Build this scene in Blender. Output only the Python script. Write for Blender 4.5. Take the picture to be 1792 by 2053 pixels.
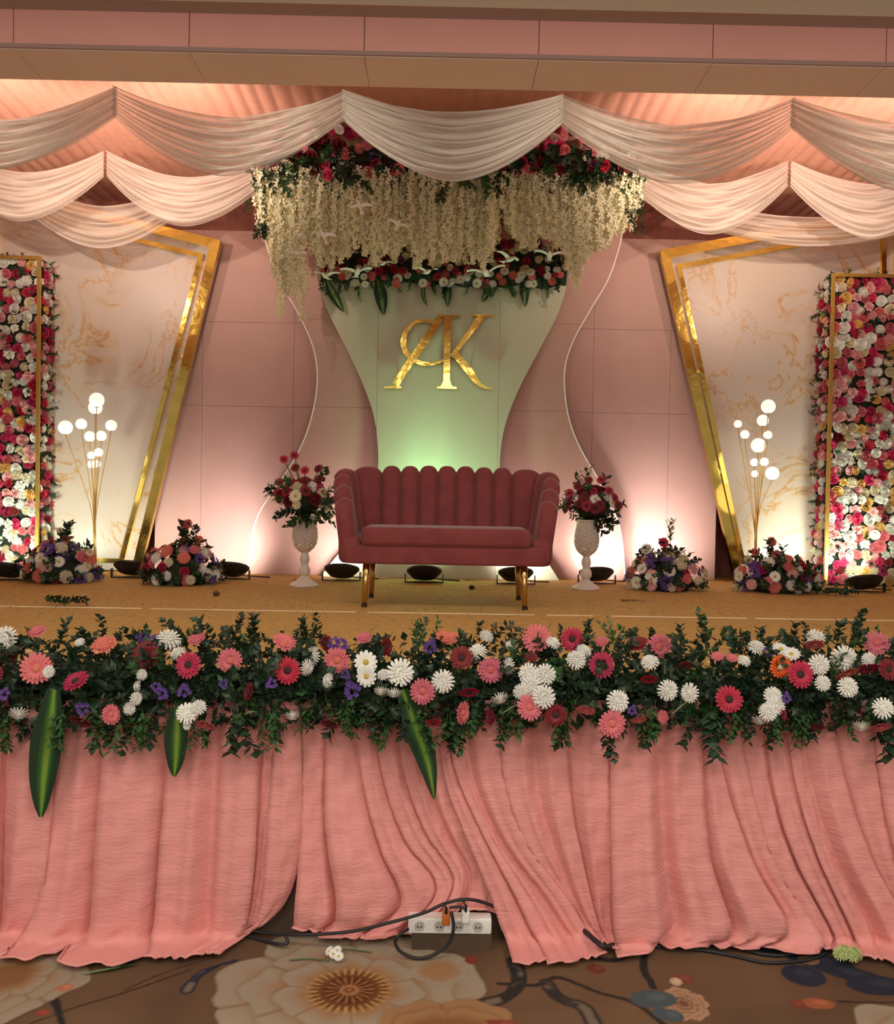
import bpy, bmesh, math, random
import numpy as np
from mathutils import Vector, Matrix, Quaternion, Euler
random.seed(7); rng = np.random.default_rng(7)
S = bpy.context.scene
for o in list(bpy.data.objects): bpy.data.objects.remove(o)
COL = S.collection
R = math.radians; PI = math.pi; U = random.uniform

# ------------------------------------------------------------------ camera
EYE = 1.609; STG = 0.857; F = 1800.0; W_, H_ = 1792, 2053
cam_d = bpy.data.cameras.new('camera'); cam = bpy.data.objects.new('camera', cam_d); COL.objects.link(cam)
cam_d.sensor_fit = 'HORIZONTAL'; cam_d.sensor_width = 36; cam_d.lens = 36 * F / W_
cam_d.clip_start = .05; cam_d.clip_end = 100
CR = Matrix.Rotation(R(-0.5), 4, 'Z') @ Matrix.Rotation(R(90 - 1.19), 4, 'X') @ Matrix.Rotation(R(1.0), 4, 'Z')
cam.matrix_world = Matrix.Translation((0, 0, EYE)) @ CR
S.camera = cam
# ------------------------------------------------------------------ world, exposure
wd = bpy.data.worlds.new('world'); S.world = wd; wd.use_nodes = True
wd.node_tree.nodes['Background'].inputs[0].default_value = (1.0, .86, .74, 1)
wd.node_tree.nodes['Background'].inputs[1].default_value = .34
S.view_settings.view_transform = 'Standard'; S.view_settings.look = 'None'
S.view_settings.exposure = 0; S.view_settings.gamma = 1; S.view_settings.use_curve_mapping = False

def lamp(kind, name, loc, energy, color, rot=(0, 0, 0), **kw):
    d = bpy.data.lights.new(name, kind); d.energy = energy; d.color = color
    for k, v in kw.items(): setattr(d, k, v)
    o = bpy.data.objects.new(name, d); o.location = loc; o.rotation_euler = rot; COL.objects.link(o); return o
def aim(o, target):
    o.rotation_euler = (Vector(target) - o.location).to_track_quat('-Z', 'Y').to_euler()
# hall ceiling panels (behind and above the viewer)
for x in (-2.2, 0, 2.2):
    for y in (-2.0, .6):
        lamp('AREA', 'hall_ceiling_light', (x, y, 3.465), 38, (1, .88, .77), shape='SQUARE', size=.9)
for x in (-2.6, 0, 2.6):   # unseen fill lamps, added to brighten the hall ceiling
    lamp('POINT', 'hall_fill_light', (x, -1.2, 2.75), 62, (1, .92, .82), shadow_soft_size=.3)
# unseen warm wash lamps behind the front swags, thrown along the draped ceiling
for x in (-3.1, -1.9, 1.9, 3.1):
    l = lamp('SPOT', 'ceiling_wash_light', (x, 5.7, 3.72), 125, (1, .76, .60), spot_size=R(110), spot_blend=1, shadow_soft_size=.02)
    aim(l, (x, 7.8, 4.55))
# unseen fill lamps added behind the beam to brighten swags, floor and sofa
for x in (-2.4, -.8, .8, 2.4):
    l = lamp('AREA', 'stage_fill_light', (x, 4.12, 3.60), 9, (1, .88, .72), shape='SQUARE', size=.35)
    aim(l, (x * .85, 6.0, .9))

# ------------------------------------------------------------------ pixel -> place helpers
def ray(px, py):
    d = CR.to_3x3() @ Vector(((px - W_ / 2) / F, -(py - H_ / 2) / F, -1)); return d
def P(px, py, Y):
    d = ray(px, py); t = Y / d.y; return Vector((d.x * t, Y, EYE + d.z * t))
def G(px, py, z=STG):
    d = ray(px, py); t = (z - EYE) / d.z; return Vector((d.x * t, d.y * t, z))
def ppm(Y): return F / Y

# ------------------------------------------------------------------ materials
def lin(c):
    return tuple((v / 255 / 12.92 if v / 255 <= .04045 else ((v / 255 + .055) / 1.055) ** 2.4) for v in c)
MATS = {}
def mat(name, col, rough=.6, metal=0, vary=0, noise=0, nscale=30, bump=0, bscale=60, sheen=0, spec=.5, trans=0, stretch=(1, 1, 1), emit=None, estr=0):
    if name in MATS: return MATS[name]
    m = bpy.data.materials.new(name); m.use_nodes = True; MATS[name] = m
    nt = m.node_tree; b = nt.nodes['Principled BSDF']; L = nt.links.new
    c4 = (*col, 1); b.inputs['Base Color'].default_value = c4
    b.inputs['Roughness'].default_value = rough; b.inputs['Metallic'].default_value = metal
    b.inputs['Specular IOR Level'].default_value = spec
    if sheen: b.inputs['Sheen Weight'].default_value = sheen; b.inputs['Sheen Roughness'].default_value = .4
    if emit: b.inputs['Emission Color'].default_value = (*emit, 1); b.inputs['Emission Strength'].default_value = estr
    src = None
    if noise or bump:
        tc = nt.nodes.new('ShaderNodeTexCoord'); mp = nt.nodes.new('ShaderNodeMapping'); mp.inputs['Scale'].default_value = stretch
        L(tc.outputs['Object'], mp.inputs['Vector'])
    if noise:
        n = nt.nodes.new('ShaderNodeTexNoise'); n.inputs['Scale'].default_value = nscale; n.inputs['Detail'].default_value = 5
        L(mp.outputs[0], n.inputs['Vector'])
        hs = nt.nodes.new('ShaderNodeHueSaturation'); hs.inputs['Color'].default_value = c4
        mr = nt.nodes.new('ShaderNodeMapRange'); mr.inputs[1].default_value = .3; mr.inputs[2].default_value = .7
        mr.inputs[3].default_value = 1 - noise; mr.inputs[4].default_value = 1 + noise
        L(n.outputs[0], mr.inputs[0]); L(mr.outputs[0], hs.inputs['Value']); src = hs
    if vary:
        oi = nt.nodes.new('ShaderNodeObjectInfo'); hs2 = nt.nodes.new('ShaderNodeHueSaturation'); hs2.inputs['Color'].default_value = c4
        mr = nt.nodes.new('ShaderNodeMapRange'); mr.inputs[3].default_value = 1 - vary; mr.inputs[4].default_value = 1 + vary
        mr2 = nt.nodes.new('ShaderNodeMapRange'); mr2.inputs[3].default_value = .5 - vary * .06; mr2.inputs[4].default_value = .5 + vary * .06
        L(oi.outputs['Random'], mr.inputs[0]); L(mr.outputs[0], hs2.inputs['Value'])
        L(oi.outputs['Random'], mr2.inputs[0]); L(mr2.outputs[0], hs2.inputs['Hue'])
        if src: L(src.outputs[0], hs2.inputs['Color'])
        src = hs2
    if src: L(src.outputs[0], b.inputs['Base Color'])
    if bump:
        n2 = nt.nodes.new('ShaderNodeTexNoise'); n2.inputs['Scale'].default_value = bscale; n2.inputs['Detail'].default_value = 4
        L(mp.outputs[0], n2.inputs['Vector']); bp = nt.nodes.new('ShaderNodeBump'); bp.inputs['Strength'].default_value = bump
        bp.inputs['Distance'].default_value = .01
        L(n2.outputs[0], bp.inputs['Height']); L(bp.outputs[0], b.inputs['Normal'])
    if trans:
        out = nt.nodes['Material Output']; tr = nt.nodes.new('ShaderNodeBsdfTranslucent'); tr.inputs[0].default_value = c4
        if src: L(src.outputs[0], tr.inputs[0])
        mx = nt.nodes.new('ShaderNodeMixShader'); mx.inputs[0].default_value = trans
        L(b.outputs[0], mx.inputs[1]); L(tr.outputs[0], mx.inputs[2]); L(mx.outputs[0], out.inputs[0])
    return m

M_gold = mat('gold_mirror', (.83, .60, .14), .12, 1, noise=.12, nscale=6, bump=.5, bscale=5)
M_goldp = mat('gold_paint', (.62, .40, .10), .35, .8)
M_leg = mat('gold_leg', (.62, .42, .16), .25, 1)
M_black = mat('black_plastic', (.012, .012, .013), .45)
M_rubber = mat('black_rubber', (.015, .015, .017), .6)
M_pinkp = mat('pink_panel_paint', (.49, .305, .28), .7, noise=.03, nscale=5)
M_pink2 = mat('pink_hourglass_paint', (.47, .28, .25), .7, noise=.03, nscale=5)
M_green = mat('mint_panel_paint', (.51, .52, .39), .7, noise=.02, nscale=4)
M_white = mat('white_edge_paint', (.85, .82, .78), .5)
M_velvet = mat('rose_velvet', (.21, .047, .049), .75, sheen=.35, noise=.12, nscale=9, spec=.2)
M_skirt = mat('salmon_crepe', (.76, .32, .292), .65, noise=.05, nscale=12, bump=.36, bscale=22, stretch=(1.2, 1.2, 5.5), sheen=.1, trans=.06, spec=.25)
M_carpet_stage = mat('ochre_stage_carpet', (.50, .31, .10), .8, noise=.16, nscale=22, bump=.3, bscale=240, spec=.25)
M_tape = mat('cream_seam_tape', (.86, .76, .52), .35)
M_wood = mat('dark_stage_timber', (.07, .045, .025), .7, noise=.3, nscale=6)
M_pleat = mat('pleated_pink_fabric', (.74, .38, .29), .6, noise=.06, nscale=20)
M_wallf = mat('pleated_maroon_fabric', (.40, .15, .11), .6, noise=.06, nscale=20)
M_fascia = mat('pink_beam_tone', (.86, .43, .37), .6, noise=.04, nscale=2)
M_soffit = mat('beige_beam_tone', (.92, .74, .66), .6, noise=.03, nscale=2)  # beige tone for the beam underside, pink for its front
M_cove = mat('taupe_cornice_shade', (.46, .38, .33), .6)  # shade of the cornice groove, put into the base colour
M_ceil = mat('grey_ceiling_paint', (.80, .85, .82), .7)
M_joint = mat('grey_joint_profile', (.42, .28, .25), .5)
M_pstrip = mat('white_plastic', (.75, .75, .72), .4)
M_orange = mat('orange_plastic', (.5, .14, .02), .4)
M_vase = mat('pearl_glass', (.72, .66, .62), .16, .15, noise=.1, nscale=60)
M_vasep = mat('white_ceramic', (.78, .72, .68), .3)
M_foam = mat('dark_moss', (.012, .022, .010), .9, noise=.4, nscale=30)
M_dove = mat('white_paper', (.92, .92, .90), .6)
M_stem = mat('green_stem', (.05, .11, .03), .6)
M_globe = mat('glowing_globe', (.9, .9, .8), .4, emit=(1, .98, .84), estr=.8)
M_lens = mat('lamp_lens', (.8, .8, .7), .3, emit=(1, .95, .75), estr=3)
FL = {  # petals
 'white': mat('petal_white', (.80, .80, .74), .7, vary=.08, trans=.15), 'cream': mat('petal_cream', (.74, .66, .46), .7, vary=.1, trans=.15),
 'pink': mat('petal_pink', (.62, .15, .18), .7, vary=.14, trans=.15), 'coral': mat('petal_coral', (.62, .15, .12), .7, vary=.12, trans=.15),
 'crimson': mat('petal_crimson', (.42, .015, .055), .65, vary=.15, trans=.1), 'dark': mat('petal_dark_red', (.17, .006, .012), .65, vary=.15, trans=.1),
 'hot': mat('petal_hot_pink', (.58, .03, .13), .65, vary=.15, trans=.1), 'pale': mat('petal_pale_pink', (.78, .42, .42), .7, vary=.12, trans=.15),
 'yellow': mat('petal_yellow', (.72, .46, .14), .7, vary=.12, trans=.15), 'orange': mat('petal_orange', (.75, .12, .01), .65, vary=.05, trans=.1),
 'purple': mat('petal_purple', (.11, .05, .26), .7, vary=.2, trans=.1)}
M_cdark = mat('flower_eye_dark', (.03, .012, .012), .8); M_cyel = mat('flower_eye_yellow', (.48, .36, .05), .8)
M_leafA = mat('leaf_dark', (.016, .042, .018), .45, vary=.35, trans=.1); M_leafB = mat('leaf_mid', (.035, .10, .025), .5, vary=.3, trans=.15)
M_leafC = mat('leaf_pale', (.17, .26, .11), .55, vary=.2, trans=.2)
M_string = mat('blossom_cream', (.84, .82, .60), .7, vary=.10, trans=.25)

def leaf_mat():
    m = bpy.data.materials.new('striped_leaf'); m.use_nodes = True; nt = m.node_tree; b = nt.nodes['Principled BSDF']; L = nt.links.new
    uv = nt.nodes.new('ShaderNodeUVMap'); sp = nt.nodes.new('ShaderNodeSeparateXYZ'); L(uv.outputs[0], sp.inputs[0])
    cr = nt.nodes.new('ShaderNodeValToRGB'); e = cr.color_ramp.elements
    e[0].position = .22; e[0].color = (.010, .035, .014, 1); e[1].position = .78; e[1].color = (.010, .035, .014, 1)
    for p, c in ((.36, (.03, .11, .02, 1)), (.45, (.15, .26, .03, 1)), (.55, (.15, .26, .03, 1)), (.64, (.03, .11, .02, 1))):
        n = e.new(p); n.color = c
    L(sp.outputs[0], cr.inputs[0]); L(cr.outputs[0], b.inputs['Base Color']); b.inputs['Roughness'].default_value = .35
    return m
M_drac = leaf_mat()
def tulle_mat(name, col, dens):
    m = bpy.data.materials.new(name); m.use_nodes = True; nt = m.node_tree; L = nt.links.new
    for n in list(nt.nodes): nt.nodes.remove(n)
    out = nt.nodes.new('ShaderNodeOutputMaterial'); uv = nt.nodes.new('ShaderNodeUVMap'); mp = nt.nodes.new('ShaderNodeMapping'); mp.inputs['Scale'].default_value = (1.6, 46, 1)
    nz = nt.nodes.new('ShaderNodeTexNoise'); nz.inputs['Scale'].default_value = 1.0; nz.inputs['Detail'].default_value = 4; nz.inputs['Roughness'].default_value = .7
    mr = nt.nodes.new('ShaderNodeMapRange'); mr.inputs[1].default_value = .34; mr.inputs[2].default_value = .66; mr.inputs[3].default_value = dens - .2; mr.inputs[4].default_value = min(.97, dens + .3)
    df = nt.nodes.new('ShaderNodeBsdfDiffuse'); df.inputs[0].default_value = (*col, 1); tl = nt.nodes.new('ShaderNodeBsdfTranslucent'); tl.inputs[0].default_value = (*col, 1)
    m1 = nt.nodes.new('ShaderNodeMixShader'); m1.inputs[0].default_value = .4; tp = nt.nodes.new('ShaderNodeBsdfTransparent'); m2 = nt.nodes.new('ShaderNodeMixShader')
    L(uv.outputs[0], mp.inputs[0]); L(mp.outputs[0], nz.inputs['Vector']); L(nz.outputs[0], mr.inputs[0]); L(mr.outputs[0], m2.inputs[0])
    L(df.outputs[0], m1.inputs[1]); L(tl.outputs[0], m1.inputs[2]); L(tp.outputs[0], m2.inputs[1]); L(m1.outputs[0], m2.inputs[2]); L(m2.outputs[0], out.inputs[0])
    return m
M_tulle = tulle_mat('cream_tulle', (.64, .58, .52), .74)
M_tulles = tulle_mat('sheer_tulle', (.66, .58, .51), .40)
M_tulleb = tulle_mat('pale_tulle', (.90, .82, .76), .60)
def marble_mat():
    m = bpy.data.materials.new('veined_marble'); m.use_nodes = True; nt = m.node_tree; b = nt.nodes['Principled BSDF']; L = nt.links.new
    tc = nt.nodes.new('ShaderNodeTexCoord'); nz = nt.nodes.new('ShaderNodeTexNoise'); nz.inputs['Scale'].default_value = 1.9; nz.inputs['Detail'].default_value = 9; nz.inputs['Roughness'].default_value = .62; nz.inputs['Distortion'].default_value = .9
    L(tc.outputs['Object'], nz.inputs['Vector'])
    cr = nt.nodes.new('ShaderNodeValToRGB'); e = cr.color_ramp.elements; base = (.54, .45, .38, 1)
    e[0].position = .455; e[0].color = base; e[1].position = .56; e[1].color = (.50, .44, .40, 1)
    for p, c in ((.488, (.52, .38, .25, 1)), (.499, (.44, .22, .07, 1)), (.508, (.52, .40, .28, 1)), (.53, base)):
        n = e.new(p); n.color = c
    n2 = nt.nodes.new('ShaderNodeTexNoise'); n2.inputs['Scale'].default_value = 1.3; n2.inputs['Detail'].default_value = 3; L(tc.outputs['Object'], n2.inputs['Vector'])
    mr = nt.nodes.new('ShaderNodeMapRange'); mr.inputs[1].default_value = .40; mr.inputs[2].default_value = .54
    mx = nt.nodes.new('ShaderNodeMix'); mx.data_type = 'RGBA'; mx.inputs['A'].default_value = (.53, .45, .40, 1)
    L(nz.outputs[0], cr.inputs[0]); L(n2.outputs[0], mr.inputs[0]); L(mr.outputs[0], mx.inputs['Factor']); L(cr.outputs[0], mx.inputs['B']); L(mx.outputs['Result'], b.inputs['Base Color']); b.inputs['Roughness'].default_value = .35
    return m
M_marble = marble_mat()

# ------------------------------------------------------------------ mesh helpers
class MB:
    def __init__(s): s.v = []; s.f = []; s.m = []; s.uv = {}
    def add(s, vs, fs, mi=0):
        o = len(s.v); s.v += [tuple(v) for v in vs]; s.f += [tuple(i + o for i in f) for f in fs]; s.m += [mi] * len(fs); return o
    def box(s, a, b, mi=0):
        (x0, y0, z0), (x1, y1, z1) = a, b
        s.add([(x0, y0, z0), (x1, y0, z0), (x1, y1, z0), (x0, y1, z0), (x0, y0, z1), (x1, y0, z1), (x1, y1, z1), (x0, y1, z1)],
              [(0, 3, 2, 1), (4, 5, 6, 7), (0, 1, 5, 4), (1, 2, 6, 5), (2, 3, 7, 6), (3, 0, 4, 7)], mi)
    def tube(s, pts, rad, n=8, mi=0):
        pts = [Vector(p) for p in pts]; rr = rad if isinstance(rad, (list, tuple)) else [rad] * len(pts); vs = []; fs = []
        up = Vector((0, 0, 1))
        for i, p in enumerate(pts):
            t = (pts[min(i + 1, len(pts) - 1)] - pts[max(i - 1, 0)]).normalized()
            a = t.cross(up if abs(t.z) < .95 else Vector((0, 1, 0))).normalized(); b = t.cross(a)
            vs += [p + (a * math.cos(2 * PI * k / n) + b * math.sin(2 * PI * k / n)) * rr[i] for k in range(n)]
        for i in range(len(pts) - 1):
            fs += [(i * n + k, i * n + (k + 1) % n, (i + 1) * n + (k + 1) % n, (i + 1) * n + k) for k in range(n)]
        fs += [tuple(range(n))[::-1], tuple((len(pts) - 1) * n + k for k in range(n))]
        s.add(vs, fs, mi)
    def lathe(s, prof, n=24, c=(0, 0, 0), mi=0, fr=None):
        vs = []; fs = []
        for j, (r, z) in enumerate(prof):
            for k in range(n):
                q = r * (fr(j, k) if fr else 1); a = 2 * PI * k / n
                vs.append((c[0] + q * math.cos(a), c[1] + q * math.sin(a), c[2] + z))
        for j in range(len(prof) - 1):
            fs += [(j * n + k, j * n + (k + 1) % n, (j + 1) * n + (k + 1) % n, (j + 1) * n + k) for k in range(n)]
        fs += [tuple(range(n))[::-1], tuple((len(prof) - 1) * n + k for k in range(n))]
        s.add(vs, fs, mi)
    def grid(s, nu, nv, fn, mi=0, uv=False):
        o = len(s.v)
        for j in range(nv):
            for i in range(nu):
                s.v.append(tuple(fn(i / (nu - 1), j / (nv - 1))))
                if uv: s.uv[len(s.v) - 1] = (i / (nu - 1), j / (nv - 1))
        for j in range(nv - 1):
            for i in range(nu - 1):
                a = o + j * nu + i; s.f.append((a, a + 1, a + nu + 1, a + nu)); s.m.append(mi)
    def mesh(s, name, mats, smooth=False):
        me = bpy.data.meshes.new(name); me.from_pydata(s.v, [], s.f)
        for m in (mats if isinstance(mats, (list, tuple)) else [mats]): me.materials.append(m)
        me.polygons.foreach_set('material_index', s.m)
        if smooth: me.polygons.foreach_set('use_smooth', [True] * len(s.f))
        if s.uv:
            ul = me.uv_layers.new(name='UVMap'); li = np.zeros(len(me.loops), dtype=np.int32); me.loops.foreach_get('vertex_index', li)
            arr = np.zeros((len(s.v), 2)); 
            for k, v in s.uv.items(): arr[k] = v
            ul.data.foreach_set('uv', arr[li].ravel())
        me.update(); return me
    def build(s, name, mats, parent=None, smooth=False, loc=None):
        if parent is not None and loc is None:
            o = parent.location
            s.v = [(x - o.x, y - o.y, z - o.z) for x, y, z in s.v]
        return put(name, s.mesh(name, mats, smooth), parent, loc or (0, 0, 0))
def put(name, me, parent=None, loc=(0, 0, 0), q=None, sc=None):
    o = bpy.data.objects.new(name, me); COL.objects.link(o); o.location = loc
    if q is not None: o.rotation_euler = q.to_euler()
    if sc is not None: o.scale = sc if hasattr(sc, '__len__') else (sc, sc, sc)
    if parent is not None: o.parent = parent
    return o
def tag(o, label, cat=None, group=None, kind=None):
    o['label'] = label
    if cat: o['category'] = cat
    if group: o['group'] = group
    if kind: o['kind'] = kind
    return o
def thing(name, label, cat, loc, group=None):
    o = bpy.data.objects.new(name, None); COL.objects.link(o); o.location = loc; o.empty_display_size = .05
    return tag(o, label, cat, group)
def center(mb):
    """move mesh so its origin sits at base centre, return offset"""
    a = np.array(mb.v); lo = a.min(0); hi = a.max(0); c = ((lo[0] + hi[0]) / 2, (lo[1] + hi[1]) / 2, lo[2])
    mb.v = [tuple(p) for p in (a - c)]; return tuple(float(q) for q in c)
def solo(mb, name, mats, label, cat, group=None, kind=None, smooth=False):
    c = center(mb); return tag(put(name, mb.mesh(name, mats, smooth), None, c), label, cat, group, kind)
def rbox(sx, sy, sz, bev, seg=3):
    bm = bmesh.new(); bmesh.ops.create_cube(bm, size=1)
    for v in bm.verts: v.co = Vector((v.co.x * sx, v.co.y * sy, v.co.z * sz))
    bmesh.ops.bevel(bm, geom=list(bm.edges), offset=bev, segments=seg, profile=.5, affect='EDGES')
    return bm
def rpart(name, a, b, bev, m, parent, seg=3, smooth=True):
    a = Vector(a); b = Vector(b); s = b - a; bm = rbox(s.x, s.y, s.z, min(bev, min(s) * .49), seg)
    me = bpy.data.meshes.new(name); bm.to_mesh(me); bm.free(); me.materials.append(m)
    if smooth: me.polygons.foreach_set('use_smooth', [True] * len(me.polygons))
    return put(name, me, parent, (a + b) / 2 - (parent.location if parent else Vector()))
def catmull(pts, n):
    pts = [Vector(p) for p in pts]
    if len(pts) == 2: return [pts[0].lerp(pts[1], i / (n - 1)) for i in range(n)]
    ext = [pts[0] * 2 - pts[1]] + pts + [pts[-1] * 2 - pts[-2]]; out = []
    fine = []
    for i in range(1, len(ext) - 2):
        p0, p1, p2, p3 = ext[i - 1:i + 3]
        for k in range(16):
            t = k / 16; fine.append(.5 * ((2 * p1) + (p2 - p0) * t + (2 * p0 - 5 * p1 + 4 * p2 - p3) * t * t + (3 * p1 - p0 - 3 * p2 + p3) * t ** 3))
    fine.append(pts[-1]); L = [0]
    for a, b in zip(fine, fine[1:]): L.append(L[-1] + (b - a).length)
    j = 0
    for i in range(n):
        d = L[-1] * i / (n - 1)
        while j < len(L) - 2 and L[j + 1] < d: j += 1
        t = (d - L[j]) / max(1e-9, L[j + 1] - L[j]); out.append(fine[j].lerp(fine[j + 1], min(1, max(0, t))))
    return out
def settle(t, z0):
    """lift each part of a thing out of the floor at height z0; a core is flattened where it meets the floor"""
    bpy.context.view_layer.update()
    for c in t.children:
        n = len(c.data.vertices); v = np.empty(n * 3); c.data.vertices.foreach_get('co', v); v = v.reshape(-1, 3); m = np.array(c.matrix_world); z = v @ m[2, :3] + m[2, 3]
        if z.min() >= z0: continue
        if c.name.startswith('foliage_core'):
            v[:, 2] += np.maximum(0, z0 - z); c.data.vertices.foreach_set('co', v.ravel()); c.data.update()
        else: c.location.z += float(z0 - z.min())
def slabpoly(mb, pts, y0, y1, mi=0):
    """pts: list of (x,z) counter-clockwise seen from the front; prism between y0 (front) and y1"""
    n = len(pts); mb.add([(x, y0, z) for x, z in pts] + [(x, y1, z) for x, z in pts],
        [tuple(range(n)), tuple(range(2 * n - 1, n - 1, -1))] + [(i, i + n, (i + 1) % n + n, (i + 1) % n) for i in range(n)], mi)
def track(n, spin=None):
    q = Vector(n).normalized().to_track_quat('Z', 'Y'); return q @ Quaternion((0, 0, 1), U(0, 2 * PI) if spin is None else spin)

# ================================================================== SETTING
# ---- hall carpet with printed flowers (colours computed on a fine grid)
def carpet():
    x0, x1, y0, y1, st = -2.3, 2.3, 1.9, 3.34, .0062
    xs = np.arange(x0, x1 + st / 2, st); ys = np.arange(y0, y1 + st / 2, st); X, Y = np.meshgrid(xs, ys)
    def fbm(X, Y, sc, seed):
        r = np.random.default_rng(seed); o = np.zeros_like(X); a = 1.0
        for k in range(4):
            for _ in range(3):
                th = r.uniform(0, 2 * PI); o += a * np.sin((X * math.cos(th) + Y * math.sin(th)) * sc * (2 ** k) * r.uniform(.7, 1.4) + r.uniform(0, 6.3))
            a *= .55
        return o / 4.5
    N1 = fbm(X, Y, 6, 1); N2 = fbm(X, Y, 22, 2)
    C = np.zeros(X.shape + (3,)); base = np.array(lin((116, 90, 66))); dark = np.array(lin((88, 66, 48)))
    w = np.clip(.5 + .6 * N1, 0, 1)[..., None]; C[:] = base * w + dark * (1 - w)
    def over(mask, col, C=C):
        m = np.clip(mask, 0, 1)[..., None]; C[:] = C * (1 - m) + np.asarray(col) * m
    def sm(a, b, v): t = np.clip((v - a) / (b - a), 0, 1); return t * t * (3 - 2 * t)
    def petal_flower(px, py, rx, ry, np_, seed, cols, layers=3, centre=True, rot=0):
        c = G(px, py, 0); dx = (X - c.x) / rx; dy = (Y - c.y) / ry; r = np.hypot(dx, dy); th = np.arctan2(dy, dx) + rot
        rr = np.random.default_rng(seed)
        for k in range(layers):
            sc = 1 - k * .23; ph = rr.uniform(0, 6.3); n = np_ - (k % 2)
            edge = sc * (.84 + .13 * np.abs(np.sin(th * n / 2 + ph)) ** .7 + .035 * np.sin(th * 11 + ph * 3) + .03 * N2)
            inside = sm(0, .03, edge - r); over(sm(0, .10, edge + .05 - r) * .35, dark * .7); over(inside, cols[0])
            t = np.clip(r / edge, 0, 1); over(inside * sm(.92, .55, t) * .85, cols[1]); over(inside * sm(.72, .35, t) * .8, cols[2])
            crease = np.abs(np.sin(th * n / 2 + ph)); over(inside * sm(.16, .0, crease) * .6 * sm(.3, .6, t), cols[2])
        if centre:
            r = r / .66
            over(sm(.44, .36, r), lin((104, 66, 36))); over(sm(.30, .24, r), lin((84, 44, 22)))
            ang = np.abs(np.sin(th * 15)); over(sm(.3, .34, r) * sm(.47, .44, r) * sm(.75, .9, ang), lin((170, 135, 82)))
            over(sm(.09, .12, r) * sm(.28, .24, r) * sm(.75, .95, np.abs(np.sin(th * 9 + .5))), lin((146, 104, 62)))
            over(sm(.115, .10, r), lin((150, 108, 74))); over(sm(.06, .05, r), lin((120, 66, 36))); over(sm(.03, .02, r), lin((150, 112, 78)))
    def branch(pts, wd, col, rough=.3):
        q = [G(a, b, 0) for a, b in pts]; q = catmull(q, 60); best = np.full(X.shape, 9.0); dirs = 0
        for a, b in zip(q, q[1:]):
            ab = b - a; l2 = ab.length_squared + 1e-9; t = np.clip(((X - a.x) * ab.x + (Y - a.y) * ab.y) / l2, 0, 1)
            best = np.minimum(best, np.hypot(X - a.x - t * ab.x, Y - a.y - t * ab.y))
        wv = wd * (1 + rough * N2); over(sm(1.15, .9, best / wv), col)
        if wd > .012: over(sm(.8, .3, best / wv) * sm(0, .4, N2) * .8, lin((120, 108, 92)))
    def bud(px, py, rx, ry, col, rot=0):
        c = G(px, py, 0); a = X - c.x; b = Y - c.y; dx = (a * math.cos(rot) + b * math.sin(rot)) / rx; dy = (-a * math.sin(rot) + b * math.cos(rot)) / ry
        r = np.hypot(dx, dy) + .12 * N2; over(sm(1.05, .95, r), col); over(sm(.6, .2, np.hypot(dx - .2, dy - .2)) * .6, np.asarray(col) * 1.5 + .01)
    grey = lin((150, 138, 118)); tan = lin((150, 114, 78)); brown = lin((124, 84, 50)); navy = lin((38, 44, 56)); slate = lin((70, 82, 86))
    branch([(1330, 2053), (1270, 2010), (1200, 1990), (1120, 1960), (1075, 1975), (1000, 1972)], .010, lin((52, 42, 34)))
    branch([(960, 2015), (1015, 1998), (1040, 1970), (1030, 1925)], .026, lin((46, 42, 38)), .35)
    branch([(1095, 1970), (1120, 2000), (1170, 2020), (1190, 2050)], .024, lin((50, 46, 42)), .35)
    branch([(1150, 1910), (1230, 1925), (1290, 1900), (1290, 1940), (1310, 1980)], .012, lin((44, 40, 36)))
    branch([(250, 1985), (330, 1950), (430, 1920)], .004, lin((70, 52, 38))); branch([(60, 2053), (150, 2020), (250, 1990), (380, 1945)], .005, lin((66, 50, 36)))
    branch([(1680, 2008), (1800, 2010)], .004, lin((40, 36, 32))); branch([(100, 1975), (110, 2010), (125, 2053)], .016, lin((40, 38, 36)), .6)
    branch([(375, 1985), (400, 1955), (440, 1935), (470, 1928)], .016, navy, .7)
    petal_flower(700, 1985, .47, .44, 7, 3, [grey, tan, brown]); petal_flower(20, 1955, .27, .30, 6, 5, [grey, tan, brown], centre=False)
    petal_flower(900, 2080, .26, .22, 5, 8, [tan, brown, brown], layers=2, centre=False)
    petal_flower(880, 1945, .10, .10, 5, 9, [grey, tan, tan], layers=1, centre=False)
    petal_flower(1370, 2012, .085, .10, 5, 11, [lin((170, 135, 105)), lin((92, 62, 48)), lin((120, 80, 60))], layers=4, centre=False)
    petal_flower(-330, 2053, .35, .35, 7, 31, [grey, tan, brown]); petal_flower(1950, 2120, .35, .33, 7, 33, [grey, tan, brown]); petal_flower(1400, 2420, .4, .4, 7, 35, [grey, tan, brown]); petal_flower(320, 2450, .4, .4, 7, 36, [grey, tan, brown])
    bud(1310, 2003, .075, .05, slate, .1); bud(1340, 2035, .05, .035, slate, -.4)
    for px, py, rx, ry in ((1560, 1905, .09, .04), (1640, 1925, .12, .06), (1610, 1955, .07, .07), (1700, 1950, .13, .05), (1760, 1975, .10, .06), (1590, 1895, .06, .03), (220, 1915, .11, .05), (170, 1925, .06, .04)):
        bud(px, py, rx, ry, navy, U(-.6, .6))
    bud(1620, 1925, .035, .03, lin((130, 92, 66)))
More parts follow.
